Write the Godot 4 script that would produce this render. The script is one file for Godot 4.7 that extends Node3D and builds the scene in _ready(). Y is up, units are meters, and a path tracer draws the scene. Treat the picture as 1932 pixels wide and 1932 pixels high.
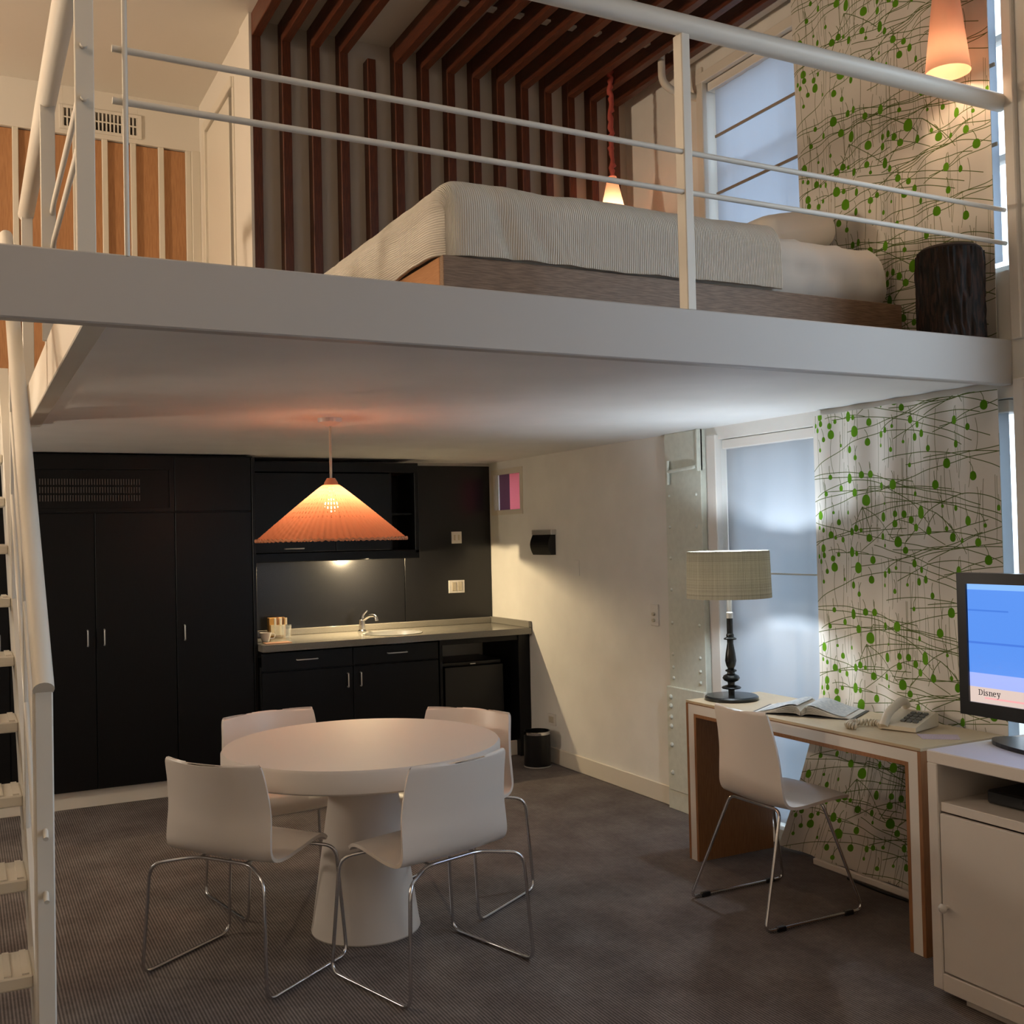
extends Node3D
# Loft studio: kitchen and dining below a steel mezzanine with a bed. V(x, y, d): d is the depth away from the camera.

var M := {}
var used := {}
var gid := 10

func _ready() -> void:
	# ---------------------------------------------------------------- camera
	var cam := Camera3D.new()
	cam.name = "camera"
	cam.transform = Transform3D(Basis(Vector3(0.88843361, -0.02229241, 0.45846349), Vector3(0.00939374, 0.9994938, 0.0303959), Vector3(-0.45890902, -0.02269805, 0.88819329)).orthonormalized(), Vector3(0, 1.5, 0))
	cam.fov = 51.17
	cam.near = 0.05
	cam.far = 100.0
	add_child(cam)
	# ---------------------------------------------------------------- sky and exposure
	var sky_mat := ProceduralSkyMaterial.new()
	sky_mat.sky_top_color = Color(0.68, 0.755, 0.82)
	sky_mat.sky_horizon_color = Color(0.80, 0.855, 0.90)
	sky_mat.ground_horizon_color = Color(0.55, 0.60, 0.66)
	sky_mat.ground_bottom_color = Color(0.40, 0.43, 0.46)
	sky_mat.sky_energy_multiplier = 1.0
	var sky := Sky.new()
	sky.sky_material = sky_mat
	var env := Environment.new()
	env.background_mode = Environment.BG_SKY
	env.sky = sky
	env.background_energy_multiplier = 5.6
	env.tonemap_mode = Environment.TONE_MAPPER_LINEAR
	env.tonemap_exposure = 1.36
	env.sdfgi_enabled = true
	env.ssao_enabled = true
	env.ssil_enabled = true
	var we := WorldEnvironment.new()
	we.name = "environment"
	we.environment = env
	add_child(we)
	# ---------------------------------------------------------------- the place
	materials()
	shell()
	windows()
	upper_walls()
	railings()
	staircase()
	kitchen()
	wall_fittings()
	curtains()
	dining()
	desk_area()
	tv_area()
	bedroom()
	lamps()

# ==================================================================== helpers
func V(x: float, y: float, d: float) -> Vector3:
	return Vector3(x, y, -d)

func mb() -> SurfaceTool:
	var st := SurfaceTool.new()
	st.begin(Mesh.PRIMITIVE_TRIANGLES)
	st.set_smooth_group(-1)
	return st

func face(st: SurfaceTool, pts: Array, out: Vector3) -> void:
	var p := pts.duplicate()
	var n: Vector3 = (p[1] - p[0]).cross(p[2] - p[0])
	if n.length() < 1e-12 and p.size() > 3:
		n = (p[2] - p[0]).cross(p[3] - p[0])
	if n.dot(out) < 0.0:
		p.reverse()
	for i in range(1, p.size() - 1):
		st.add_vertex(p[0])
		st.add_vertex(p[i + 1])
		st.add_vertex(p[i])

func box(st: SurfaceTool, lo: Vector3, hi: Vector3) -> void:
	st.set_smooth_group(-1)
	var a := Vector3(minf(lo.x, hi.x), minf(lo.y, hi.y), minf(lo.z, hi.z))
	var b := Vector3(maxf(lo.x, hi.x), maxf(lo.y, hi.y), maxf(lo.z, hi.z))
	for k in 3:
		for s in 2:
			var o := Vector3.ZERO
			o[k] = 1.0 if s else -1.0
			var i := (k + 1) % 3
			var j := (k + 2) % 3
			var pts := []
			for c in [[0, 0], [1, 0], [1, 1], [0, 1]]:
				var p := Vector3.ZERO
				p[k] = b[k] if s else a[k]
				p[i] = b[i] if c[0] else a[i]
				p[j] = b[j] if c[1] else a[j]
				pts.append(p)
			face(st, pts, o)

# box from x0..x1, y0..y1, depth d0..d1
func bx(st: SurfaceTool, x0: float, x1: float, y0: float, y1: float, d0: float, d1: float) -> void:
	box(st, V(x0, y0, d0), V(x1, y1, d1))

# chamfered box
func cb(st: SurfaceTool, x0: float, x1: float, y0: float, y1: float, d0: float, d1: float, bev := 0.004) -> void:
	hull_box(st, V(x0, y0, d1), V(x1, y1, d0), bev)

func hull_box(st: SurfaceTool, a: Vector3, b: Vector3, bev: float) -> void:
	st.set_smooth_group(-1)
	var c := (a + b) / 2.0
	var h := ((b - a) / 2.0).abs()
	bev = minf(bev, minf(h.x, minf(h.y, h.z)) * 0.8)
	var pt := func(s: Vector3, k: int) -> Vector3:
		var e := h - Vector3(bev, bev, bev)
		e[k] = h[k]
		return c + s * e
	for k in 3:
		var i := (k + 1) % 3
		var j := (k + 2) % 3
		for sk in [-1.0, 1.0]:
			var pts := []
			for q in [[-1, -1], [1, -1], [1, 1], [-1, 1]]:
				var s := Vector3.ZERO
				s[k] = sk
				s[i] = q[0]
				s[j] = q[1]
				pts.append(pt.call(s, k))
			var o := Vector3.ZERO
			o[k] = sk
			face(st, pts, o)
			for si in [-1.0, 1.0]:
				var s0 := Vector3.ZERO
				s0[k] = sk
				s0[i] = si
				var s1 := s0
				s0[j] = -1
				s1[j] = 1
				var o2 := Vector3.ZERO
				o2[k] = sk
				o2[i] = si
				face(st, [pt.call(s0, k), pt.call(s1, k), pt.call(s1, i), pt.call(s0, i)], o2)
	for sx in [-1.0, 1.0]:
		for sy in [-1.0, 1.0]:
			for sz in [-1.0, 1.0]:
				var s := Vector3(sx, sy, sz)
				face(st, [pt.call(s, 0), pt.call(s, 1), pt.call(s, 2)], s)

# polyline with rounded corners
func fillet(pts: Array, r: float, closed := false, steps := 5) -> Array:
	var out := []
	var n := pts.size()
	for i in n:
		if not closed and (i == 0 or i == n - 1):
			out.append(pts[i])
			continue
		var p: Vector3 = pts[i]
		var a: Vector3 = pts[(i - 1 + n) % n]
		var b: Vector3 = pts[(i + 1) % n]
		var la := minf(r, (a - p).length() * 0.45)
		var lb := minf(r, (b - p).length() * 0.45)
		var s := p + (a - p).normalized() * la
		var e := p + (b - p).normalized() * lb
		for k in steps + 1:
			var t := float(k) / steps
			out.append(s.lerp(p, t).lerp(p.lerp(e, t), t))
	return out

# tube along points; rad: number or array
func tube(st: SurfaceTool, pts: Array, rad, n := 10, closed := false, caps := true) -> void:
	gid += 1
	var m := pts.size()
	var rings := []
	var up := Vector3.ZERO
	for i in m:
		var a: Vector3 = pts[(i - 1 + m) % m] if closed or i > 0 else pts[i]
		var b: Vector3 = pts[(i + 1) % m] if closed or i < m - 1 else pts[i]
		var t := (b - a).normalized()
		if up == Vector3.ZERO:
			up = t.cross(Vector3.UP if absf(t.y) < 0.9 else Vector3.RIGHT).normalized()
		up = (up - t * up.dot(t)).normalized()
		var side := t.cross(up)
		var r: float = rad[i] if rad is Array else rad
		var ring := []
		for k in n:
			var an := TAU * k / n
			ring.append(pts[i] + (up * cos(an) + side * sin(an)) * r)
		rings.append(ring)
	st.set_smooth_group(gid)
	for i in (m if closed else m - 1):
		var j := (i + 1) % m
		var mid: Vector3 = (pts[i] + pts[j]) / 2.0
		for k in n:
			var l := (k + 1) % n
			var q := [rings[i][k], rings[i][l], rings[j][l], rings[j][k]]
			face(st, q, (q[0] + q[1] + q[2] + q[3]) / 4.0 - mid)
	st.set_smooth_group(-1)
	if caps and not closed:
		face(st, rings[0], pts[0] - pts[1])
		face(st, rings[m - 1], pts[m - 1] - pts[m - 2])

func rod(st: SurfaceTool, a: Vector3, b: Vector3, r: float, n := 10) -> void:
	tube(st, [a, b], r, n)

# surface of revolution round a vertical axis; prof: [radius, height]
func lathe(st: SurfaceTool, c: Vector3, prof: Array, n := 24, bump = null) -> void:
	gid += 1
	for i in prof.size() - 1:
		var r0: float = prof[i][0]
		var y0: float = prof[i][1]
		var r1: float = prof[i + 1][0]
		var y1: float = prof[i + 1][1]
		if i > 0:
			var u := Vector2(r0 - prof[i - 1][0], y0 - prof[i - 1][1]).normalized()
			var w := Vector2(r1 - r0, y1 - y0).normalized()
			if u.dot(w) < 0.8:
				gid += 1
		st.set_smooth_group(gid)
		var o2 := Vector2(y1 - y0, -(r1 - r0))
		for k in n:
			var a0 := TAU * k / n
			var a1 := TAU * (k + 1) / n
			var pts := []
			for q in [[r0, y0, a0], [r1, y1, a0], [r1, y1, a1], [r0, y0, a1]]:
				var r: float = q[0]
				if bump != null and r > 0.0:
					r = bump.call(r, q[1], fmod(q[2], TAU))
				pts.append(c + Vector3(r * cos(q[2]), q[1], r * sin(q[2])))
			var am := (a0 + a1) / 2.0
			var out := Vector3(cos(am) * o2.x, o2.y, sin(am) * o2.x)
			if r0 < 1e-6:
				pts.remove_at(3)
			elif r1 < 1e-6:
				pts.remove_at(2)
			face(st, pts, out)
	st.set_smooth_group(-1)

# flat outline (x along ax, y along ay) given thickness along az
func slab(st: SurfaceTool, poly: Array, o: Vector3, ax: Vector3, ay: Vector3, az: Vector3) -> void:
	st.set_smooth_group(-1)
	var flat := PackedVector2Array(poly)
	var idx := Geometry2D.triangulate_polygon(flat)
	for t in range(0, idx.size(), 3):
		var p := []
		for k in 3:
			p.append(o + ax * flat[idx[t + k]].x + ay * flat[idx[t + k]].y)
		face(st, p, -az)
		face(st, [p[0] + az, p[1] + az, p[2] + az], az)
	var cw := Geometry2D.is_polygon_clockwise(flat)
	for i in flat.size():
		var a := flat[i]
		var b := flat[(i + 1) % flat.size()]
		var nn := Vector2(b.y - a.y, a.x - b.x) * (-1.0 if cw else 1.0)
		var pa := o + ax * a.x + ay * a.y
		var pb := o + ax * b.x + ay * b.y
		face(st, [pa, pb, pb + az, pa + az], ax * nn.x + ay * nn.y)

# sheet with thickness from a function of (u, v)
func sheet(st: SurfaceTool, fn: Callable, nu: int, nv: int, th: float, uv := Vector2.ONE) -> void:
	var P := []
	var N := []
	for i in nu + 1:
		var row := []
		for j in nv + 1:
			row.append(fn.call(float(i) / nu, float(j) / nv))
		P.append(row)
	for i in nu + 1:
		var row := []
		for j in nv + 1:
			var du: Vector3 = P[mini(i + 1, nu)][j] - P[maxi(i - 1, 0)][j]
			var dv: Vector3 = P[i][mini(j + 1, nv)] - P[i][maxi(j - 1, 0)]
			row.append(du.cross(dv).normalized())
		N.append(row)
	for s in [1.0, -1.0]:
		gid += 1
		st.set_smooth_group(gid)
		for i in nu:
			for j in nv:
				var c := [[i, j], [i, j + 1], [i + 1, j + 1], [i + 1, j]]
				if s < 0.0:
					c.reverse()
				for t in [[0, 1, 2], [0, 2, 3]]:
					for k in t:
						var a: int = c[k][0]
						var b: int = c[k][1]
						st.set_uv(Vector2(float(a) / nu * uv.x, float(b) / nv * uv.y))
						st.add_vertex(P[a][b] + N[a][b] * th * 0.5 * s)
	st.set_smooth_group(-1)
	var rim := []
	for i in nu:
		rim.append([[i, 0], [i + 1, 0]])
		rim.append([[i, nv], [i + 1, nv]])
	for j in nv:
		rim.append([[0, j], [0, j + 1]])
		rim.append([[nu, j], [nu, j + 1]])
	var mid: Vector3 = P[nu / 2][nv / 2]
	for e in rim:
		var a: Array = e[0]
		var b: Array = e[1]
		var pa: Vector3 = P[a[0]][a[1]]
		var pb: Vector3 = P[b[0]][b[1]]
		var h: Vector3 = N[a[0]][a[1]] * th * 0.5
		st.set_uv(Vector2(float(a[0]) / nu * uv.x, float(a[1]) / nv * uv.y))
		face(st, [pa - h, pb - h, pb + h, pa + h], (pa + pb) / 2.0 - mid)

# rounded box with an optional displacement (position, normal) -> metres
func rbox(st: SurfaceTool, c: Vector3, h: Vector3, r: float, n := 8, disp = null) -> void:
	gid += 1
	st.set_smooth_group(gid)
	for k in 3:
		var i := (k + 1) % 3
		var j := (k + 2) % 3
		for s in [-1.0, 1.0]:
			var ni := maxi(4, int(n * h[i] / maxf(h.x, maxf(h.y, h.z)))) + 4
			var nj := maxi(4, int(n * h[j] / maxf(h.x, maxf(h.y, h.z)))) + 4
			var g := []
			for a in ni + 1:
				var row := []
				for b in nj + 1:
					var p := Vector3.ZERO
					p[k] = s * h[k]
					p[i] = spread(float(a) / ni, h[i], r)
					p[j] = spread(float(b) / nj, h[j], r)
					var e := h - Vector3(r, r, r)
					var core := Vector3(clampf(p.x, -e.x, e.x), clampf(p.y, -e.y, e.y), clampf(p.z, -e.z, e.z))
					var d := (p - core).normalized()
					var q := core + d * r
					if disp != null:
						q += d * float(disp.call(q, d))
					row.append(c + q)
				g.append(row)
			var o := Vector3.ZERO
			o[k] = s
			for a in ni:
				for b in nj:
					var pts := [g[a][b], g[a + 1][b], g[a + 1][b + 1], g[a][b + 1]]
					face(st, pts, o * 0.2 + ((pts[0] + pts[2]) / 2.0 - c) * 0.5 if h[k] < 0.0 else o)
	st.set_smooth_group(-1)

func spread(t: float, h: float, r: float) -> float:
	# more cells near the rounded ends
	var w := clampf(r / h, 0.05, 0.9) * 0.5
	var m := 0.25
	var x := 0.0
	if t < m:
		x = t / m * w
	elif t > 1.0 - m:
		x = 1.0 - (1.0 - t) / m * w
	else:
		x = w + (t - m) / (1.0 - 2.0 * m) * (1.0 - 2.0 * w)
	return (x * 2.0 - 1.0) * h

func label_set(o: Node, label: String, category: String, group := "", kind := "") -> Node:
	if label:
		o.set_meta("label", label)
	if category:
		o.set_meta("category", category)
	if group:
		o.set_meta("group", group)
	if kind:
		o.set_meta("kind", kind)
	return o

func numbered(called: String) -> String:
	if not used.has(called):
		used[called] = 0
		return called
	used[called] += 1
	return "%s_%03d" % [called, used[called]]

# commit a shape given in world coordinates under parent
func obj(called: String, st: SurfaceTool, m: Material, parent: Node3D = null) -> MeshInstance3D:
	st.generate_normals()
	var mi := MeshInstance3D.new()
	mi.mesh = st.commit()
	mi.material_override = m
	mi.cast_shadow = GeometryInstance3D.SHADOW_CASTING_SETTING_ON
	if parent == null:
		mi.name = numbered(called)
		add_child(mi, true)
	else:
		mi.name = called
		parent.add_child(mi, true)
		if not parent is MeshInstance3D:
			mi.position = -(parent.get_meta("made_at") as Vector3)
	return mi

func thing(called: String, label: String, category: String, at: Vector3, group := "") -> Node3D:
	var o := Node3D.new()
	o.name = numbered(called)
	o.position = at
	o.set_meta("made_at", at)
	add_child(o, true)
	label_set(o, label, category, group)
	return o

func struct(called: String, label: String, category: String, st: SurfaceTool, m: Material) -> MeshInstance3D:
	var o := obj(called, st, m)
	label_set(o, label, category, "", "structure")
	return o

func part_box(called: String, m: Material, parent: Node3D, b: Array, bev := 0.003) -> MeshInstance3D:
	var st := mb()
	cb(st, b[0], b[1], b[2], b[3], b[4], b[5], bev)
	return obj(called, st, m, parent)

# ==================================================================== materials
func mat(c: Color, rough := 0.6, metal := 0.0, spec := 0.5) -> StandardMaterial3D:
	var m := StandardMaterial3D.new()
	m.albedo_color = c
	m.roughness = rough
	m.metallic = metal
	m.metallic_specular = spec
	return m

func noise_tex(a: Color, b: Color, freq: float, octaves := 4, size := 512, seed_ := 1) -> NoiseTexture2D:
	var nz := FastNoiseLite.new()
	nz.seed = seed_
	nz.noise_type = FastNoiseLite.TYPE_SIMPLEX_SMOOTH
	nz.frequency = freq
	nz.fractal_octaves = octaves
	var g := Gradient.new()
	g.set_color(0, a)
	g.set_color(1, b)
	var t := NoiseTexture2D.new()
	t.width = size
	t.height = size
	t.seamless = true
	t.noise = nz
	t.color_ramp = g
	return t

func grained(a: Color, b: Color, scale: Vector3, rough: float, freq := 0.02, seed_ := 1, spec := 0.5, hard := 0.0) -> StandardMaterial3D:
	var m := mat(Color.WHITE, rough, 0.0, spec)
	var nt := noise_tex(a, b, freq, 4, 512, seed_)
	nt.color_ramp.set_offset(0, hard)
	nt.color_ramp.set_offset(1, 1.0 - hard)
	m.albedo_texture = nt
	m.uv1_triplanar = true
	m.uv1_world_triplanar = true
	m.uv1_triplanar_sharpness = 8.0
	m.uv1_scale = scale
	return m

func glow(c: Color, e: float) -> StandardMaterial3D:
	var m := mat(Color(0.9, 0.9, 0.88), 0.4)
	m.emission_enabled = true
	m.emission = c
	m.emission_energy_multiplier = e
	return m

func stripe_image(n: int, period: int, lo: float, hi: float, jitter: float, across := true) -> ImageTexture:
	var rng := RandomNumberGenerator.new()
	rng.seed = 7
	var im := Image.create(n, n, false, Image.FORMAT_RGB8)
	for y in n:
		for x in n:
			var t := float((x if across else y) % period) / period
			var v := lerpf(lo, hi, 0.5 - 0.5 * cos(TAU * t)) + rng.randf_range(-jitter, jitter)
			im.set_pixel(x, y, Color(v, v, v))
	return ImageTexture.create_from_image(im)

func carpet_image() -> ImageTexture:
	var rng := RandomNumberGenerator.new()
	rng.seed = 3
	var im := Image.create(512, 512, false, Image.FORMAT_RGB8)
	var nz := FastNoiseLite.new()
	nz.seed = 5
	nz.frequency = 0.03
	var row := []
	for x in 512:
		row.append(rng.randf_range(-0.02, 0.02))
	for y in 512:
		for x in 512:
			var t := float(x % 8) / 8.0
			var s := 0.5 - 0.5 * cos(TAU * t)
			var v: float = 0.34 + 0.20 * s + row[x] + rng.randf_range(-0.05, 0.05) + 0.03 * nz.get_noise_2d(x, y)
			im.set_pixel(x, y, Color(v * 1.05, v * 0.985, v * 0.95))
	return ImageTexture.create_from_image(im)

func weave_image() -> ImageTexture:
	var rng := RandomNumberGenerator.new()
	rng.seed = 11
	var im := Image.create(256, 256, false, Image.FORMAT_RGB8)
	var cx := []
	var cy := []
	for i in 256:
		cx.append(rng.randf_range(-0.1, 0.1))
		cy.append(rng.randf_range(-0.1, 0.1))
	for y in 256:
		for x in 256:
			var over := ((x / 2) + (y / 2)) % 2 == 0
			var v: float = 0.66 + (cx[x / 2 * 2] if over else cy[y / 2 * 2]) + (0.05 if over else -0.05) + rng.randf_range(-0.04, 0.04)
			im.set_pixel(x, y, Color(v, v * 0.965, v * 0.89))
	return ImageTexture.create_from_image(im)

func materials() -> void:
	M.plaster = grained(Color(0.885, 0.875, 0.85), Color(0.92, 0.91, 0.885), Vector3(0.6, 0.6, 0.6), 0.75, 0.01, 2, 0.35)
	M.soffit = grained(Color(0.90, 0.895, 0.885), Color(0.925, 0.92, 0.91), Vector3(0.5, 0.5, 0.5), 0.7, 0.01, 3, 0.35)
	M.cream = mat(Color(0.88, 0.855, 0.81), 0.6)
	M.steel = mat(Color(0.87, 0.85, 0.81), 0.38)
	M.beam = mat(Color(0.73, 0.715, 0.70), 0.5)
	M.column = grained(Color(0.80, 0.81, 0.76), Color(0.85, 0.86, 0.81), Vector3(2, 2, 2), 0.4, 0.02, 4)
	M.skirting = mat(Color(0.87, 0.84, 0.78), 0.45)
	M.white = mat(Color(0.89, 0.87, 0.84), 0.42)
	M.shell = mat(Color(0.90, 0.86, 0.82), 0.32)
	M.lacquer = mat(Color(0.86, 0.825, 0.79), 0.55, 0.0, 0.4)
	M.cabinet = mat(Color(0.85, 0.82, 0.79), 0.5)
	M.black = grained(Color(0.03, 0.03, 0.033), Color(0.055, 0.055, 0.06), Vector3(12, 1.2, 12), 0.36, 0.02, 6, 0.38)
	M.black_panel = mat(Color(0.10, 0.10, 0.105), 0.24)
	M.stone = grained(Color(0.47, 0.46, 0.43), Color(0.60, 0.58, 0.54), Vector3(6, 6, 6), 0.16, 0.05, 8)
	M.chrome = mat(Color(0.86, 0.86, 0.87), 0.16, 1.0)
	M.brushed = mat(Color(0.82, 0.82, 0.81), 0.35, 0.75)
	M.slat = grained(Color(0.26, 0.125, 0.07), Color(0.43, 0.22, 0.125), Vector3(14, 1.1, 14), 0.42, 0.02, 9)
	M.slat_deep = grained(Color(0.26, 0.125, 0.07), Color(0.43, 0.22, 0.125), Vector3(14, 14, 1.1), 0.42, 0.02, 9)
	M.panel_wood = grained(Color(0.66, 0.46, 0.30), Color(0.76, 0.56, 0.38), Vector3(9, 0.8, 9), 0.5, 0.02, 10)
	M.bed_wood = grained(Color(0.44, 0.35, 0.28), Color(0.62, 0.52, 0.43), Vector3(1.2, 16, 16), 0.5, 0.02, 12)
	M.bed_foot = grained(Color(0.66, 0.45, 0.28), Color(0.74, 0.54, 0.36), Vector3(16, 16, 1.2), 0.5, 0.02, 13)
	M.veneer = grained(Color(0.74, 0.66, 0.53), Color(0.80, 0.73, 0.61), Vector3(14, 14, 1.0), 0.4, 0.02, 14)
	M.ply = grained(Color(0.54, 0.36, 0.22), Color(0.64, 0.45, 0.29), Vector3(14, 1.0, 14), 0.5, 0.02, 15)
	var cp := mat(Color.WHITE, 0.95, 0.0, 0.2)
	cp.albedo_texture = carpet_image()
	cp.uv1_triplanar = true
	cp.uv1_world_triplanar = true
	cp.uv1_scale = Vector3(1.4, 1.4, 1.4)
	cp.detail_enabled = true
	cp.detail_blend_mode = BaseMaterial3D.BLEND_MODE_MUL
	cp.detail_uv_layer = BaseMaterial3D.DETAIL_UV_2
	cp.uv2_triplanar = true
	cp.uv2_world_triplanar = true
	cp.uv2_scale = Vector3(0.45, 0.45, 0.45)
	cp.detail_albedo = noise_tex(Color(0.80, 0.78, 0.78), Color(1, 1, 1), 0.012, 5, 512, 21)
	M.carpet = cp
	var kn := mat(Color(0.86, 0.84, 0.80), 0.9, 0.0, 0.2)
	kn.heightmap_enabled = true
	kn.heightmap_texture = stripe_image(128, 16, 0.0, 1.0, 0.0)
	kn.heightmap_scale = 0.25
	kn.uv1_scale = Vector3(26, 20, 1)
	M.knit = kn
	M.sheet = mat(Color(0.87, 0.86, 0.84), 0.9, 0.0, 0.2)
	var ln := mat(Color.WHITE, 0.95, 0.0, 0.2)
	ln.albedo_texture = weave_image()
	ln.uv1_triplanar = true
	ln.uv1_scale = Vector3(4.5, 4.5, 4.5)
	ln.backlight_enabled = true
	ln.backlight = Color(0.66, 0.65, 0.60)
	M.linen = ln
	var blind := mat(Color(0.72, 0.73, 0.74), 0.9, 0.0, 0.2)
	blind.backlight_enabled = true
	blind.backlight = Color(0.90, 0.93, 0.97)
	M.blind = blind
	M.blind_low = blind.duplicate()
	M.blind_low.backlight = Color(0.80, 0.825, 0.85)
	var rattan := mat(Color(0.76, 0.46, 0.33), 0.75, 0.0, 0.3)
	rattan.backlight_enabled = true
	rattan.backlight = Color(0.92, 0.61, 0.45)
	M.rattan = rattan
	M.rattan_rim = mat(Color(0.84, 0.56, 0.40), 0.75)
	M.cord_red = mat(Color(0.72, 0.33, 0.28), 0.8)
	var cone := mat(Color(0.85, 0.66, 0.56), 0.5)
	cone.backlight_enabled = true
	cone.backlight = Color(0.40, 0.30, 0.25)
	M.cone = cone
	M.dark_lamp = mat(Color(0.09, 0.10, 0.10), 0.25)
	M.dark_plastic = mat(Color(0.045, 0.045, 0.05), 0.3)
	M.beige_plastic = mat(Color(0.80, 0.76, 0.68), 0.45)
	M.button = mat(Color(0.36, 0.37, 0.36), 0.5)
	M.bark = grained(Color(0.03, 0.02, 0.018), Color(0.24, 0.15, 0.115), Vector3(4, 0.7, 4), 0.7, 0.03, 17, 0.5, 0.34)
	M.cut_wood = grained(Color(0.15, 0.11, 0.09), Color(0.24, 0.18, 0.14), Vector3(10, 10, 10), 0.8, 0.03, 18)
	M.paper = grained(Color(0.83, 0.83, 0.81), Color(0.60, 0.63, 0.66), Vector3(7, 7, 7), 0.6, 0.012, 19)
	M.page = mat(Color(0.86, 0.85, 0.82), 0.7)
	M.glass = mat(Color(0.9, 0.95, 0.97, 0.08), 0.03)
	M.glass.transparency = BaseMaterial3D.TRANSPARENCY_ALPHA
	M.curtain = curtain_material()

func curtain_material() -> StandardMaterial3D:
	var W := 1400
	var H := 800
	var im := Image.create(W, H, false, Image.FORMAT_RGB8)
	im.fill(Color(0.89, 0.87, 0.835))
	var rng := RandomNumberGenerator.new()
	rng.seed = 42
	var dot := func(x: float, y: float, r: float, c: Color) -> void:
		for yy in range(int(floor(y - r)), int(ceil(y + r)) + 1):
			for xx in range(int(floor(x - r)), int(ceil(x + r)) + 1):
				var d := Vector2(xx - x, yy - y).length()
				var a := clampf(r - d + 0.5, 0.0, 1.0)
				if a > 0.0 and xx >= 0 and xx < W:
					var wy := posmod(yy, H)
					im.set_pixel(xx, wy, im.get_pixel(xx, wy).lerp(c, a))
	var curve := func(a: Vector2, b: Vector2, c: Vector2, r: float, col: Color) -> void:
		var n := int((a.distance_to(b) + b.distance_to(c)) / 1.3) + 2
		for i in n:
			var t := float(i) / (n - 1)
			var p := a.lerp(b, t).lerp(b.lerp(c, t), t)
			dot.call(p.x, p.y, r, col)
	var thin := Color(0.47, 0.48, 0.36)
	var line := Color(0.36, 0.41, 0.22)
	for i in 74:   # thin hanging threads
		var x := rng.randf_range(0, W)
		var y := rng.randf_range(-40, H * 0.25) + (H * 0.62 if i % 3 == 0 else 0.0)
		var l := rng.randf_range(H * 0.2, H * 0.5)
		curve.call(Vector2(x, y), Vector2(x + rng.randf_range(-28, 28), y + l * 0.5), Vector2(x + rng.randf_range(-18, 18), y + l), 1.3, thin)
	for i in 30:   # sweeping stems
		var x0 := rng.randf_range(-250, W * 0.75)
		var x1 := x0 + rng.randf_range(600, 1300)
		var y0 := rng.randf_range(0, H)
		var y1 := y0 + rng.randf_range(-260, 260)
		var k := rng.randf_range(-330, 60)
		curve.call(Vector2(x0, y0), Vector2((x0 + x1) / 2, (y0 + y1) / 2 + k), Vector2(x1, y1), 2.0, line)
	for i in 16:   # fans of stems that meet in one place
		var cx: float = [420.0, 700.0, 980.0, 260.0][i % 4]
		var cy: float = [250.0, 330.0, 300.0, 520.0][i % 4]
		var an := rng.randf_range(0, TAU)
		var l := rng.randf_range(120, 420)
		curve.call(Vector2(cx, cy), Vector2(cx + cos(an) * l * 0.5, cy + sin(an) * l * 0.3 - 30), Vector2(cx + cos(an) * l, cy + sin(an) * l * 0.6), 1.8, line)
	var seeds := [[278, 665, 10], [425, 682, 20], [505, 665, 14], [550, 665, 14], [768, 630, 8], [943, 638, 18], [345, 738, 12], [618, 740, 13], [693, 738, 19], [1060, 720, 16], [900, 755, 16], [463, 772, 16], [248, 770, 10], [793, 800, 9], [525, 822, 22], [638, 848, 5], [197, 905, 18], [627, 928, 18], [700, 912, 12], [738, 915, 13], [825, 908, 24], [768, 950, 14], [698, 970, 14], [792, 996, 14], [1035, 965, 17], [975, 892, 10], [923, 878, 6], [323, 952, 12], [400, 893, 8], [291, 890, 6], [183, 985, 8], [220, 1000, 9], [432, 1012, 15], [466, 992, 14], [495, 1005, 8], [272, 1030, 14], [300, 1050, 7], [348, 1062, 11], [535, 1053, 15], [618, 1045, 13], [868, 1015, 15], [935, 1005, 8], [958, 1055, 16], [1003, 1073, 9], [710, 1078, 20], [215, 1115, 16], [633, 1100, 7], [740, 1128, 13], [428, 1138, 20], [465, 1148, 10], [220, 1160, 12], [280, 1180, 12], [315, 1155, 9], [170, 1168, 9], [190, 1200, 10], [550, 1187, 15], [472, 1235, 22], [288, 1235, 18], [240, 1262, 10], [778, 1205, 14], [818, 1240, 12], [697, 1232, 7], [658, 1250, 11], [628, 1272, 13], [843, 1295, 14], [800, 1310, 14], [540, 1307, 15], [352, 1310, 7], [743, 1330, 6], [623, 1338, 7], [433, 1343, 14], [210, 1328, 8], [688, 1370, 9], [875, 1385, 11], [473, 1397, 10], [1070, 1083, 14], [1093, 993, 7], [1140, 900, 10], [980, 1240, 15], [1045, 1290, 12], [1100, 1180, 17], [985, 1375, 13]]
	for s in seeds:
		var x: float = (s[0] - 135.0) / 1015.0
		x = x * (0.72 + 0.28 * x) if x > 0.0 else 0.0   # the far side is foreshortened
		var px := x * W
		var py: float = (s[1] - 600.0) / 840.0 * H
		var r: float = s[2] * 1.12 + 1.0
		var g := Color(0.33, 0.53, 0.10).lerp(Color(0.40, 0.62, 0.14), rng.randf())
		for k in 9:   # drop shape: round below, pointed above
			var t := float(k) / 8.0
			dot.call(px, py + r * 0.30 - t * r * 1.25, r * (1.0 - 0.85 * t * t * t), g)
		curve.call(Vector2(px, py - r), Vector2(px + rng.randf_range(-12, 12), py - r - 25), Vector2(px + rng.randf_range(-25, 25), py - r - 55), 1.5, line)
	var m := mat(Color.WHITE, 0.9, 0.0, 0.2)
	m.albedo_texture = ImageTexture.create_from_image(im)
	m.backlight_enabled = true
	m.backlight = Color(0.28, 0.28, 0.28)
	return m

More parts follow.
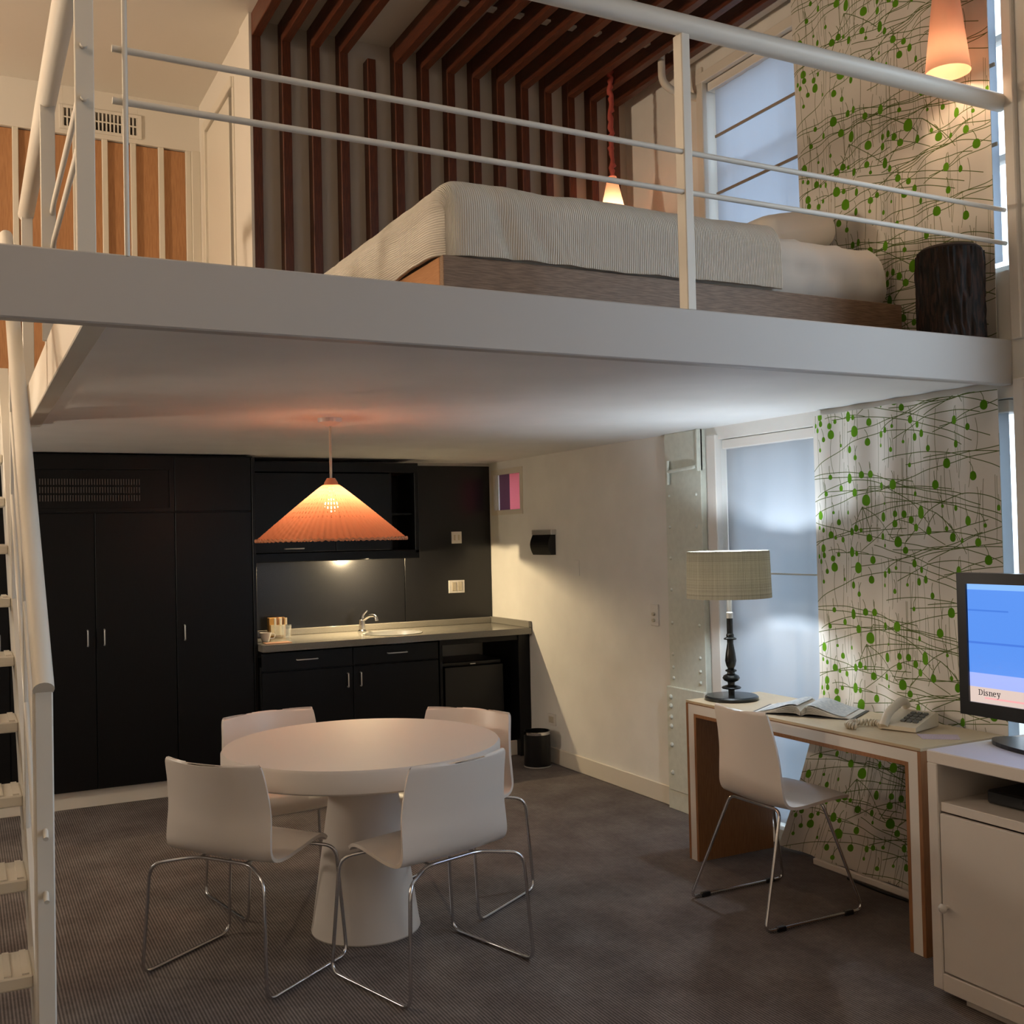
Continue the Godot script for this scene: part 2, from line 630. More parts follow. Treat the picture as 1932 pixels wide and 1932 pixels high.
# ==================================================================== room shell
const XR := 3.474     # face of the window wall
const XL := -5.0
const DB := 7.09      # kitchen back wall
const DF := -1.7      # wall behind the camera
const HC := 4.06      # upper ceiling
const MU := 2.02      # underside of the mezzanine
const MF := 2.185     # its floor
const DM := 2.654     # its front edge

func shell() -> void:
	var st := mb()
	bx(st, XL - 0.2, XR + 0.25, -0.15, 0.0, DF - 0.2, DB + 0.25)
	struct("floor", "dark grey brown ribbed carpet floor", "floor", st, M.carpet)
	st = mb()
	bx(st, XL - 0.2, XR + 0.25, HC, HC + 0.2, DF - 0.2, DB + 0.25)
	var ceil_ := struct("ceiling", "pale plaster ceiling above the loft", "ceiling", st, M.cream)
	# ceiling slats, in line with those on the wall
	for k in 15:
		if k == 4:
			continue
		var x := 1.275 + 0.1475 * k
		var s := mb()
		cb(s, x, x + 0.045, 3.95, 4.06, 0.9, 5.10, 0.003)
		obj("slat", s, M.slat_deep, ceil_)
	var bt := mb()
	for k in range(5, 14):
		var x := 1.275 + 0.1475 * k
		bx(bt, x + 0.047, x + 0.1455, 4.02, 4.03, 4.50, 4.545)
	obj("batten", bt, M.white, ceil_)
	# window wall with its openings [d0, d1, y0, y1]
	st = mb()
	var holes := [[2.64, 4.40, 0.07, 1.975], [2.64, 4.44, 2.45, 3.85], [6.55, 7.035, 1.655, 1.985], [0.3, 2.35, 0.5, 3.7]]
	var ds := [DF - 0.2, 0.3, 2.35, 2.64, 4.40, 4.44, 6.55, 7.035, DB + 0.25]
	var ys := [-0.15, 0.07, 0.5, 1.655, 1.975, 1.985, 2.45, 3.7, 3.85, HC + 0.2]
	for i in ds.size() - 1:
		var run := -1
		for j in ys.size():
			var solid := false
			if j < ys.size() - 1:
				solid = true
				var cd: float = (ds[i] + ds[i + 1]) / 2
				var cy: float = (ys[j] + ys[j + 1]) / 2
				for h in holes:
					if cd > h[0] and cd < h[1] and cy > h[2] and cy < h[3]:
						solid = false
			if solid and run < 0:
				run = j
			elif not solid and run >= 0:
				bx(st, XR, XR + 0.25, ys[run], ys[j], ds[i], ds[i + 1])
				run = -1
	struct("wall_right", "off-white plastered wall with tall windows", "wall", st, M.plaster)
	st = mb()
	bx(st, XL - 0.2, XR, -0.15, HC, DB, DB + 0.25)
	struct("wall_back", "wall behind the black kitchen units", "wall", st, M.plaster)
	st = mb()
	bx(st, XL - 0.2, XL, -0.15, HC, DF, DB)
	struct("wall_left", "taupe wall beyond the white staircase", "wall", st, mat(Color(0.60, 0.56, 0.51), 0.7))
	st = mb()
	bx(st, XL - 0.2, XR, -0.15, HC, DF - 0.2, DF)
	struct("wall_front", "cream wall facing the mezzanine", "wall", st, M.cream)
	# mezzanine: slab with a stair opening, thin steel edge along the front
	st = mb()
	bx(st, 0.267, XR, MU + 0.02, MF, DM + 0.045, DB)
	bx(st, XL, 0.267, MU + 0.02, MF, 5.114, DB)
	bx(st, XL, -1.25, MU + 0.02, MF, DM + 0.045, 5.114)
	var mz := struct("mezzanine_slab", "white plastered mezzanine slab over the kitchen", "slab", st, M.soffit)
	st = mb()
	cb(st, XL, XR, MU, MF + 0.003, DM, DM + 0.045, 0.004)
	obj("edge_beam", st, M.beam, mz)
	st = mb()
	cb(st, 0.262, 0.32, MU + 0.005, MF + 0.003, DM + 0.045, 5.114, 0.003)
	obj("stair_trimmer", st, M.steel, mz)
	st = mb()
	bx(st, 0.33, XR, MF, MF + 0.004, DM + 0.045, DB)
	bx(st, XL, 0.33, MF, MF + 0.004, 5.16, DB)
	bx(st, XL, -1.30, MF, MF + 0.004, DM + 0.045, 5.16)
	obj("loft_carpet", st, M.carpet, mz)
	# skirting boards
	st = mb()
	cb(st, XR - 0.016, XR, 0.0, 0.105, 4.845, DB, 0.004)
	struct("baseboard_right", "white skirting board under the switch plate wall", "skirting", st, M.skirting)

# window frames, panes and blinds
func windows() -> void:
	var n := 0
	for w in [[2.64, 4.40, 0.07, 1.975, 3, 2], [2.64, 4.44, 2.45, 3.85, 3, 3], [0.3, 2.35, 0.5, 3.7, 2, 4]]:
		n += 1
		var st := mb()
		var f := 0.045
		var x0 := XR + 0.10
		var x1 := XR + 0.16
		bx(st, x0, x1, w[2], w[3], w[0], w[0] + f)
		bx(st, x0, x1, w[2], w[3], w[1] - f, w[1])
		bx(st, x0, x1, w[2], w[2] + f, w[0] + f, w[1] - f)
		bx(st, x0, x1, w[3] - f, w[3], w[0] + f, w[1] - f)
		var o := struct("window_%d" % n, ["tall white framed window behind the desk lamp", "white framed loft window behind the bed blind", "tall white framed window past the television"][n - 1], "window", st, M.white)
		for k in range(1, w[4]):
			var d: float = lerpf(w[0], w[1], float(k) / w[4])
			part_box("mullion", M.white, o, [x0 + 0.005, x1 - 0.005, w[2] + f, w[3] - f, d - 0.015, d + 0.015])
		for k in range(1, w[5]):
			var y: float = lerpf(w[2], w[3], float(k) / w[5])
			part_box("glazing_bar", M.white, o, [x0 + 0.008, x1 - 0.008, y - 0.013, y + 0.013, w[0] + f, w[1] - f])
		part_box("pane", M.glass, o, [x0 + 0.028, x0 + 0.032, w[2] + f, w[3] - f, w[0] + f, w[1] - f], 0.0005)
	# small high window by the kitchen, looking on painted walls outside
	var sw := mb()
	for b in [[1.655, 1.985, 6.55, 6.59], [1.655, 1.985, 6.995, 7.035], [1.655, 1.69, 6.59, 6.995], [1.945, 1.985, 6.59, 6.995]]:
		bx(sw, XR - 0.006, XR + 0.1, b[0], b[1], b[2], b[3])
	var w4 := struct("window_4", "small high window beside the kitchen showing pink and purple", "window", sw, M.skirting)
	for q in [[6.59, 6.775, Color(0.88, 0.62, 0.66), Color(0.92, 0.66, 0.70)], [6.777, 6.94, Color(0.46, 0.34, 0.42), Color(0.52, 0.40, 0.47)]]:
		var pm := mat(q[2], 0.35)
		pm.backlight_enabled = true
		pm.backlight = q[3]
		part_box("pane", pm, w4, [XR + 0.012, XR + 0.015, 1.69, 1.945, q[0], q[1]], 0.0005)
	for k in 4:
		part_box("louver", M.white, w4, [XR + 0.004, XR + 0.03, 1.69, 1.945, 6.944 + k * 0.013, 6.951 + k * 0.013], 0.001)
	# blinds: sheer panels hung inside the reveals
	var b1 := thing("roller_blind", "white sheer blind glowing behind the table lamp", "blind", V(XR + 0.06, 1.95, 3.5))
	var st2 := mb()
	sheet(st2, func(u: float, v: float) -> Vector3: return V(XR + 0.055 + 0.004 * sin(u * 60.0), lerpf(0.085, 1.94, v), lerpf(2.72, 4.395, u)), 60, 6, 0.002)
	obj("blind_fabric", st2, M.blind_low, b1)
	part_box("cassette", M.white, b1, [XR + 0.02, XR + 0.09, 1.925, 1.972, 2.69, 4.39])
	part_box("batten", M.steel, b1, [XR + 0.048, XR + 0.052, 1.285, 1.293, 2.72, 4.36], 0.001)
	var b2 := thing("roman_blind", "white roman blind with thin battens above the bed", "blind", V(XR + 0.06, 3.8, 3.5))
	st2 = mb()
	sheet(st2, func(u: float, v: float) -> Vector3: return V(XR + 0.05 + 0.003 * sin(u * 80.0), lerpf(2.50, 3.80, v), lerpf(2.72, 4.40, u)), 60, 6, 0.002)
	obj("blind_fabric", st2, M.blind, b2)
	part_box("headrail", M.white, b2, [XR + 0.02, XR + 0.08, 3.80, 3.845, 2.69, 4.43])
	for y in [3.555, 3.255, 2.95]:
		part_box("batten", mat(Color(0.62, 0.55, 0.47), 0.6), b2, [XR + 0.036, XR + 0.044, y - 0.007, y + 0.007, 2.72, 4.40], 0.001)
	# white casing round both openings
	var tr := mb()
	cb(tr, XR - 0.02, XR + 0.02, 0.0, 2.0, 4.396, 4.47, 0.004)
	struct("trim_1", "white upright window casing beside the riveted column", "trim", tr, M.white)
	tr = mb()
	cb(tr, XR - 0.02, XR + 0.02, 0.0, MU + 0.02, 2.60, 2.644, 0.004)
	cb(tr, XR - 0.02, XR + 0.02, MF, 3.95, 2.60, 2.644, 0.004)
	struct("trim_2", "white upright window casing beyond the leaf curtain", "trim", tr, M.white)
	tr = mb()
	cb(tr, XR - 0.012, XR + 0.02, MF, 3.93, 4.436, 4.49, 0.004)
	cb(tr, XR - 0.014, XR + 0.02, 3.846, 3.90, 2.645, 4.49, 0.004)
	struct("trim_3", "beige casing round the loft window", "trim", tr, M.cream)
	tr = mb()
	cb(tr, 3.385, 3.405, 0.0, 0.028, 2.78, 3.69, 0.004)
	label_set(obj("cable_duct", tr, M.white), "low white cable duct on the carpet under the desk", "cable duct")
	tr = mb()
	tube(tr, fillet([V(3.36, 0.006, 3.45), V(3.35, 0.006, 3.25), V(3.365, 0.006, 3.05), V(3.355, 0.006, 2.80)], 0.06), 0.006, 8)
	label_set(obj("floor_cable", tr, M.dark_plastic), "black cable lying along the white cable duct", "cable")

# ==================================================================== upstairs walls, slats, wardrobe
func upper_walls() -> void:
	var st := mb()
	bx(st, 1.27, XR, MF, HC, 5.17, 5.30)
	var w := struct("wall_upper", "taupe loft wall clad with upright brown slats", "wall", st, mat(Color(0.78, 0.74, 0.69), 0.7))
	for k in 15:
		var x := 1.275 + 0.1475 * k
		var s := mb()
		cb(s, x, x + 0.045, MF, 3.95 if k == 4 else 4.06, 5.10, 5.17, 0.003)
		obj("slat", s, M.slat, w)
	# return wall with a door, seen at a slant
	st = mb()
	bx(st, 1.27, 1.40, MF, HC, 5.30, 5.46)
	bx(st, 1.27, 1.40, MF, HC, 6.15, 6.60)
	bx(st, 1.27, 1.40, 3.88, HC, 5.46, 6.15)
	bx(st, 1.262, 1.275, MF, HC, 5.10, 5.30)
	struct("wall_return", "cream return wall beside the slat wall", "wall", st, M.cream)
	var dr := mb()
	cb(dr, 1.266, 1.306, MF + 0.01, 3.83, 5.575, 6.12, 0.003)
	var door := struct("door_1", "cream door standing slightly open in the return wall upstairs", "door", dr, M.skirting)
	var fr := mb()
	cb(fr, 1.25, 1.36, MF, 3.89, 6.12, 6.19, 0.003)
	cb(fr, 1.25, 1.36, 3.835, 3.89, 5.46, 6.12, 0.003)
	cb(fr, 1.262, 1.36, MF, 3.89, 5.455, 5.485, 0.003)
	obj("door_frame", fr, M.skirting, door)
	# fitted wardrobe with wood panels at the top of the stairs
	var wr := thing("fitted_wardrobe", "wood panelled fitted wardrobe with white strips upstairs", "wardrobe", V(0.2, MF, 6.5))
	for q in [[XL, 1.27, MF, 3.79, 6.40], [XL, 0.53, 3.79, HC, 6.345], [0.925, 1.27, 3.79, HC, 6.345], [0.53, 0.925, 3.79, 3.83, 6.345], [0.53, 0.925, 3.935, HC, 6.345]]:
		part_box("carcass", M.cream, wr, [q[0], q[1], q[2], q[3], q[4], 6.60], 0.001)
	part_box("duct_back", mat(Color(0.35, 0.34, 0.33), 0.6), wr, [0.53, 0.925, 3.83, 3.935, 6.595, 6.605], 0.001)
	for k in range(0, 21):
		var x := 1.19 - 0.153 * k
		part_box("strip", M.skirting, wr, [x, x + 0.031, MF, 3.79, 6.345, 6.40])
		if k < 20:
			part_box("wood_panel", M.panel_wood, wr, [x - 0.122, x, MF, 3.785, 6.365, 6.40], 0.002)
	part_box("end_panel", M.skirting, wr, [1.221, 1.27, MF, 3.79, 6.33, 6.40])
	for q in [[0.51, 0.53, 3.815, 3.95], [0.925, 0.945, 3.815, 3.95], [0.53, 0.925, 3.815, 3.832], [0.53, 0.925, 3.933, 3.95], [0.53, 0.925, 3.879, 3.886]]:
		part_box("grille_frame", M.cream, wr, [q[0], q[1], q[2], q[3], 6.335, 6.346], 0.001)
	for k in 20:
		part_box("grille_bar", M.cream, wr, [0.527 + k * 0.0205, 0.535 + k * 0.0205, 3.832, 3.933, 6.338, 6.346], 0.001)
	part_box("wall_socket", M.white, wr, [1.15, 1.21, 2.86, 2.91, 6.33, 6.345])

# ==================================================================== loft railings
func railings() -> void:
	var r := thing("loft_railing", "white steel railing along the mezzanine edge", "railing", V(1.9, MF, DM + 0.02))
	var d := DM + 0.012
	var st := mb()
	tube(st, [V(0.27, 3.078, d), V(XR, 3.078, d)], 0.033, 16)
	obj("handrail", st, M.steel, r)
	part_box("post", M.steel, r, [0.249, 0.291, MF, 3.06, DM + 0.002, DM + 0.022], 0.002)
	part_box("post", M.steel, r, [1.997, 2.03, MF, 3.05, DM, DM + 0.045], 0.003)
	for y in [2.683, 2.558]:
		st = mb()
		tube(st, [V(0.332, y, d), V(XR, y - 0.008, d)], 0.0085, 10)
		obj("rail_rod", st, M.steel, r)
		st = mb()
		rod(st, V(0.268, y - 0.01, DM + 0.001), V(0.268, y - 0.01, DM - 0.014), 0.009, 10)
		obj("bolt", st, M.steel, r)
	st = mb()
	rod(st, V(0.36, MF, DM + 0.004), V(0.36, HC, DM + 0.004), 0.0065, 8)
	obj("hanger_rod", st, M.steel, r)
	var g := thing("stair_railing", "white steel railing beside the stair opening upstairs", "railing", V(0.28, MF, 3.9))
	st = mb()
	tube(st, [V(0.275, 3.035, DM + 0.05), V(0.272, 3.0, 3.9), V(0.272, 2.965, 5.13)], 0.033, 16)
	obj("handrail", st, M.steel, g)
	for q in [[3.85, 2.98], [5.08, 2.95]]:
		part_box("post", M.steel, g, [0.25, 0.296, MF, q[1], q[0], q[0] + 0.018], 0.002)
	for y in [2.67, 2.55]:
		st = mb()
		tube(st, fillet([V(0.285, y, DM + 0.03), V(0.285, y - 0.04, 3.80), V(0.285, y - 0.06, 3.86)], 0.02), 0.0085, 8)
		obj("rail_rod", st, M.steel, g)

# ==================================================================== stair
func staircase() -> void:
	var t := thing("staircase", "steep white steel staircase with ribbed open treads", "staircase", V(-0.2, 0, 3.4))
	var dy := 0.176
	var dd := 0.2097
	var y0 := 0.421 - 2 * dy
	var d0 := 2.899 - 2 * dd
	for i in 12:
		var y := y0 + dy * i
		var d := d0 + dd * i
		if y + 0.036 > MF - 0.06:
			break
		var st := mb()
		cb(st, -0.62, 0.15, y, y + 0.032, d, d + 0.19, 0.004)
		for k in 19:
			var x := -0.595 + k * 0.04
			bx(st, x, x + 0.016, y + 0.031, y + 0.036, d + 0.008, d + 0.182)
		obj("tread", st, M.steel, t)
	var sl := dy / dd
	for x in [-0.657, 0.15]:
		var st := mb()
		var yb := 0.05
		var poly := [Vector2(2.50, 0.0), Vector2(2.50, yb + 0.16), Vector2(4.96, yb + 0.16 + (4.96 - 2.50) * sl - 0.02), Vector2(5.11, 2.2), Vector2(5.11, 2.02), Vector2(4.98, 1.96), Vector2(2.62, 0.0)]
		slab(st, poly, V(x, 0, 0), Vector3(0, 0, -1), Vector3.UP, Vector3(0.037, 0, 0))
		obj("stringer", st, M.steel, t)
	for x in [-0.638, 0.153]:
		var st := mb()
		cb(st, x - 0.0185, x + 0.0185, 0.0, 1.22, 2.46, 2.53, 0.003)
		obj("newel_post", st, M.steel, t)
		st = mb()
		tube(st, fillet([V(x, 1.22 - 0.02, 2.455), V(x, 1.25 + (4.12 - 2.5) * 0.839, 4.12), V(x, 1.25 + (4.12 - 2.5) * 0.839 - 0.10, 4.17)], 0.05), 0.0215, 16)
		obj("handrail", st, M.steel, t)
		for q in [[3.15, 1.0], [3.85, 1.0]]:
			var yy: float = 0.2 + (q[0] - 2.5) * sl
			st = mb()
			cb(st, x - 0.005, x + 0.005, yy, 1.24 + (q[0] - 2.5) * 0.839, q[0], q[0] + 0.035, 0.002)
			obj("baluster", st, M.steel, t)
		for off in [0.35, 0.62]:
			st = mb()
			rod(st, V(x, 0.2 + off, 2.52), V(x, 0.2 + off + (3.9 - 2.52) * sl, 3.9), 0.006, 8)
			obj("rail_rod", st, M.steel, t)
	for y in [0.775, 0.905]:
		var st := mb()
		rod(st, V(0.153, y, 2.462), V(0.153, y - 0.012, 2.435), 0.0055, 8)
		obj("peg", st, M.steel, t)

# ==================================================================== kitchen
func bar_handle(parent: Node3D, a: Vector3, b: Vector3) -> void:
	var st := mb()
	var out := Vector3(0, 0, 0.022)
	tube(st, fillet([a, a + out, b + out, b], 0.008), 0.0045, 8)
	obj("handle", st, M.brushed, parent)

func kitchen() -> void:
	var D := 6.58
	var w := thing("black_wardrobe", "tall black wardrobe run with slim steel handles", "wardrobe", V(0.3, 0, 6.8))
	part_box("carcass", M.black, w, [XL + 0.01, 1.612, 0.10, 2.03, D + 0.02, DB])
	part_box("plinth", M.skirting, w, [XL + 0.01, 1.612, 0.0, 0.10, D + 0.03, D + 0.05])
	var edges := [-1.11, -0.66, -0.21, 0.24, 0.69, 1.139, 1.597]
	for k in 6:
		var st := mb()
		cb(st, edges[k] + 0.002, edges[k + 1] - 0.002, 0.105, 1.686, D, D + 0.02, 0.002)
		var dr := obj("door", st, M.black, w)
		var hx: float = [-0.70, -0.62, 0.19, 0.645, 0.735, 1.185][k]
		bar_handle(dr, V(hx, 0.925, D), V(hx, 1.015, D))
	for k in 6:
		if k == 3 or k == 4:
			continue
		part_box("top_panel", M.black, w, [edges[k] + 0.002, edges[k + 1] - 0.002, 1.694, 2.018, D, D + 0.02], 0.002)
	# air grille in its own framed panel
	var gp := mb()
	for b in [[0.242, 1.137, 1.694, 1.715], [0.242, 1.137, 1.94, 2.018]]:
		bx(gp, b[0], b[1], b[2], b[3], D, D + 0.02)
	bx(gp, 0.242, 0.36, 1.715, 1.94, D, D + 0.02)
	bx(gp, 1.11, 1.137, 1.715, 1.94, D, D + 0.02)
	var grille := obj("air_grille", gp, M.black, w)
	part_box("grille_back", M.black, grille, [0.36, 1.11, 1.715, 1.94, D + 0.014, D + 0.02], 0.001)
	var fin := mat(Color(0.30, 0.27, 0.26), 0.4)
	for r in 3:
		var gs := mb()
		for k in 38:
			var x := 0.40 + k * 0.0145
			bx(gs, x, x + 0.007, 1.757 + r * 0.047, 1.791 + r * 0.047, D + 0.004, D + 0.014)
		obj("grille_fins", gs, fin, grille)
	part_box("end_panel", M.black, w, [1.597, 1.618, 0.10, 2.02, D - 0.012, DB], 0.002)

	# kitchen back panels
	var bp := thing("back_panel", "glossy black back panel behind the sink", "panel", V(2.2, 0.9, DB))
	part_box("board", M.black_panel, bp, [1.618, 2.788, 0.86, 2.018, DB - 0.018, DB], 0.002)
	part_box("board", M.black_panel, bp, [2.792, XR - 0.002, 0.86, 2.018, DB - 0.018, DB], 0.002)

	var F := 6.50
	var u := thing("sink_unit", "black base unit with two drawers over two doors", "cabinet", V(2.2, 0, 6.8))
	part_box("carcass", M.black, u, [1.62, 2.80, 0.10, 0.735, F + 0.02, DB - 0.02])
	part_box("plinth", M.skirting, u, [1.62, XR - 0.002, 0.0, 0.10, F + 0.05, F + 0.07])
	for k in 2:
		var x0: float = [1.624, 2.206][k]
		var x1: float = [2.202, 2.79][k]
		var st := mb()
		cb(st, x0, x1, 0.708, 0.818, F, F + 0.02, 0.002)
		var dw := obj("drawer", st, M.black, u)
		var hx: float = [1.905, 2.50][k]
		bar_handle(dw, V(hx - 0.065, 0.768, F), V(hx + 0.065, 0.768, F))
		st = mb()
		cb(st, x0, x1, 0.105, 0.700, F, F + 0.02, 0.002)
		var dr := obj("door", st, M.black, u)
		var vx: float = [2.165, 2.25][k]
		bar_handle(dr, V(vx, 0.575, F), V(vx, 0.66, F))
	part_box("side_panel", M.black, u, [2.80, 2.82, 0.0, 0.825, F, DB - 0.02], 0.002)
	part_box("side_panel", M.black, u, [3.385, XR - 0.002, 0.0, 0.825, F, DB - 0.02], 0.002)
	part_box("rail", M.black, u, [2.82, 3.385, 0.79, 0.825, F + 0.01, F + 0.03], 0.002)
	var fr := thing("mini_fridge", "black mini fridge in the niche under the counter", "fridge", V(3.1, 0.01, 6.85))
	part_box("body", M.dark_plastic, fr, [2.88, 3.33, 0.10, 0.655, F + 0.16, DB - 0.06], 0.006)
	var fst := mb()
	cb(fst, 2.88, 3.33, 0.11, 0.63, F + 0.12, F + 0.155, 0.008)
	var fd := obj("door", fst, M.dark_plastic, fr)
	part_box("badge", M.brushed, fd, [3.075, 3.115, 0.636, 0.644, F + 0.118, F + 0.125], 0.001)
	for q in [[2.92, F + 0.2], [3.27, F + 0.2], [2.92, 6.95], [3.27, 6.95]]:
		part_box("foot", M.dark_plastic, fr, [q[0], q[0] + 0.04, 0.0, 0.10, q[1], q[1] + 0.04])

	# stone worktop with an upstand and a round sink
	var ct := thing("worktop", "grey stone worktop with raised upstand over the sink unit", "worktop", V(2.5, 0.86, 6.78))
	var st2 := mb()
	# top built round the sink cut-out
	var sc := Vector2(2.56, 6.73)
	var sr := 0.185
	var x0 := 1.62
	var x1 := XR - 0.003
	var d0 := 6.462
	var d1 := DB - 0.02
	bx(st2, x0, sc.x - 0.20, 0.83, 0.872, d0, d1)
	bx(st2, sc.x + 0.20, x1, 0.83, 0.872, d0, d1)
	bx(st2, sc.x - 0.20, sc.x + 0.20, 0.83, 0.872, d0, sc.y - 0.20)
	bx(st2, sc.x - 0.20, sc.x + 0.20, 0.83, 0.872, sc.y + 0.20, d1)
	for k in 40:
		var a0 := TAU * k / 40
		var a1 := TAU * (k + 1) / 40
		var sq := func(a: float) -> Vector2:
			var v := Vector2(cos(a), sin(a))
			return v * 0.20 / maxf(absf(v.x), absf(v.y))
		var p0: Vector2 = sq.call(a0)
		var p1: Vector2 = sq.call(a1)
		var i0 := Vector2(cos(a0), sin(a0)) * sr
		var i1 := Vector2(cos(a1), sin(a1)) * sr
		face(st2, [V(sc.x + i0.x, 0.872, sc.y + i0.y), V(sc.x + p0.x, 0.872, sc.y + p0.y), V(sc.x + p1.x, 0.872, sc.y + p1.y), V(sc.x + i1.x, 0.872, sc.y + i1.y)], Vector3.UP)
		face(st2, [V(sc.x + i0.x, 0.872, sc.y + i0.y), V(sc.x + i1.x, 0.872, sc.y + i1.y), V(sc.x + i1.x, 0.83, sc.y + i1.y), V(sc.x + i0.x, 0.83, sc.y + i0.y)], -Vector3(i0.x, 0, -i0.y))
	obj("slab", st2, M.stone, ct)
	part_box("upstand", M.stone, ct, [x0, x1 - 0.022, 0.872, 0.915, d1 - 0.024, d1])
	part_box("upstand", M.stone, ct, [x1 - 0.022, x1, 0.872, 0.917, d0 + 0.003, d1])
	var sk := thing("sink", "round steel sink set in the stone worktop", "sink", V(sc.x, 0.75, sc.y))
	var ss := mb()
	lathe(ss, V(sc.x, 0, sc.y), [[0.0, 0.745], [0.13, 0.745], [0.17, 0.765], [0.18, 0.80], [0.183, 0.872], [0.20, 0.876], [0.198, 0.8725]], 40)
	obj("bowl", ss, M.brushed, sk)
	ss = mb()
	lathe(ss, V(sc.x, 0, sc.y), [[0.0, 0.752], [0.03, 0.752], [0.034, 0.747]], 20)
	obj("drain", ss, M.chrome, sk)
	var tp := thing("tap", "chrome lever tap behind the round sink", "tap", V(2.40, 0.872, 6.93))
	var ts := mb()
	lathe(ts, V(2.42, 0, 6.94), [[0.0, 0.872], [0.03, 0.872], [0.03, 0.882], [0.022, 0.89], [0.022, 0.955], [0.0, 0.965]], 20)
	obj("body", ts, M.chrome, tp)
	ts = mb()
	tube(ts, fillet([V(2.42, 0.945, 6.94), V(2.45, 0.985, 6.88), V(2.475, 0.99, 6.82), V(2.48, 0.955, 6.81)], 0.03), 0.011, 12)
	obj("spout", ts, M.chrome, tp)
	ts = mb()
	tube(ts, fillet([V(2.42, 0.955, 6.94), V(2.425, 0.985, 6.945), V(2.455, 1.02, 6.93)], 0.02), [0.015, 0.013, 0.012, 0.011, 0.01, 0.009, 0.008, 0.007], 10)
	obj("lever", ts, M.chrome, tp)

	# upper cabinet
	var c := thing("wall_cabinet", "black wall cabinet over the sink with a work light", "cabinet", V(2.2, 1.4, 6.9))
	var ud := 6.75
	part_box("top_board", M.black, c, [1.622, 2.775, 1.945, 2.012, ud + 0.002, DB - 0.02])
	part_box("floor_board", M.black, c, [1.622, 2.775, 1.40, 1.425, ud + 0.02, DB - 0.02])
	part_box("light_rail", M.black, c, [1.622, 2.775, 1.366, 1.425, ud, ud + 0.018])
	part_box("side_board", M.black, c, [1.622, 1.645, 1.40, 1.945, ud + 0.01, DB - 0.02])
	part_box("side_board", M.black, c, [2.745, 2.775, 1.40, 1.945, ud, DB - 0.02])
	part_box("divider", M.black, c, [2.565, 2.585, 1.425, 1.945, ud + 0.01, DB - 0.02])
	part_box("shelf", M.black, c, [2.585, 2.745, 1.66, 1.675, ud + 0.04, DB - 0.02])
	for k in 2:
		var a: float = [1.647, 2.187][k]
		var b: float = [2.183, 2.566][k]
		var st := mb()
		cb(st, a, b, 1.43, 1.938, ud - 0.008, ud + 0.010, 0.002)
		var dr := obj("door", st, M.black, c)
		if k == 0:
			bar_handle(dr, V(1.84, 1.452, ud - 0.008), V(1.965, 1.452, ud - 0.008))
	var wl := thing("work_light", "slim warm work light under the wall cabinet", "lamp", V(2.4, 1.39, 6.84))
	part_box("housing", M.white, wl, [2.12, 2.68, 1.392, 1.40, 6.82, 6.86], 0.002)
	var ts2 := mb()
	rod(ts2, V(2.17, 1.384, 6.84), V(2.63, 1.384, 6.84), 0.007, 10)
	obj("light_tube", ts2, glow(Color(1.0, 0.86, 0.58), 3.0), wl)
	area(V(2.4, 1.374, 6.84), Vector3.DOWN, Vector2(0.45, 0.02), Color(1.0, 0.89, 0.70), 0.22)
	omni(V(2.4, 1.384, 6.84), Color(1.0, 0.89, 0.70), 0.85, 0.012)
	# things at the end of the worktop
	var bxx := thing("tea_box", "small tan box of tea sachets at the worktop end", "box", V(1.86, 0.872, 6.98))
	part_box("carton", mat(Color(0.78, 0.60, 0.34), 0.6), bxx, [1.79, 1.90, 0.872, 1.00, 6.96, 7.01])
	part_box("front_print", mat(Color(0.90, 0.84, 0.72), 0.6), bxx, [1.80, 1.89, 0.885, 0.955, 6.955, 6.961], 0.0005)
	for q in [[1.835, 6.90], [1.895, 6.91], [1.87, 6.84]]:
		var gl := mb()
		lathe(gl, V(q[0], 0, q[1]), [[0.0, 0.874], [0.024, 0.874], [0.03, 0.955], [0.028, 0.955], [0.022, 0.88], [0.0, 0.88]], 20)
		label_set(obj("drinking_glass", gl, M.glass), "clear glass tumbler beside the tan tea box", "glass", "tumblers on the worktop")
	for k in 5:
		var s := mb()
		var sx := 1.815 + 0.018 * k
		cb(s, sx, sx + 0.014, 0.955, 1.0 + 0.006 * (k % 2), 6.925 + 0.006 * (k % 2), 6.93 + 0.006 * (k % 2), 0.001)
		label_set(obj("sachet", s, mat([Color(0.9, 0.88, 0.84), Color(0.75, 0.55, 0.4), Color(0.92, 0.9, 0.86), Color(0.55, 0.42, 0.32), Color(0.86, 0.8, 0.7)][k], 0.6)), "paper sachet standing in the glasses by the tea box", "sachet", "sachets on the worktop")
	var cup := thing("coffee_cup", "white cup on the worktop beside the black wardrobe", "cup", V(1.70, 0.872, 6.66))
	var cs := mb()
	lathe(cs, V(1.70, 0, 6.70), [[0.0, 0.873], [0.022, 0.873], [0.038, 0.93], [0.035, 0.93], [0.02, 0.88], [0.0, 0.88]], 20)
	obj("bowl", cs, M.white, cup)
	cs = mb()
	tube(cs, fillet([V(1.735, 0.92, 6.70), V(1.76, 0.92, 6.70), V(1.755, 0.89, 6.70), V(1.728, 0.89, 6.70)], 0.015), 0.004, 6)
	obj("handle", cs, M.white, cup)
	var cd := mb()
	cb(cd, 1.66, 1.82, 0.872, 0.876, 6.52, 6.62, 0.001)
	label_set(obj("menu_card", cd, grained(Color(0.85, 0.80, 0.72), Color(0.80, 0.45, 0.32), Vector3(18, 18, 18), 0.5, 0.03, 31)), "printed card lying at the front of the worktop", "card")

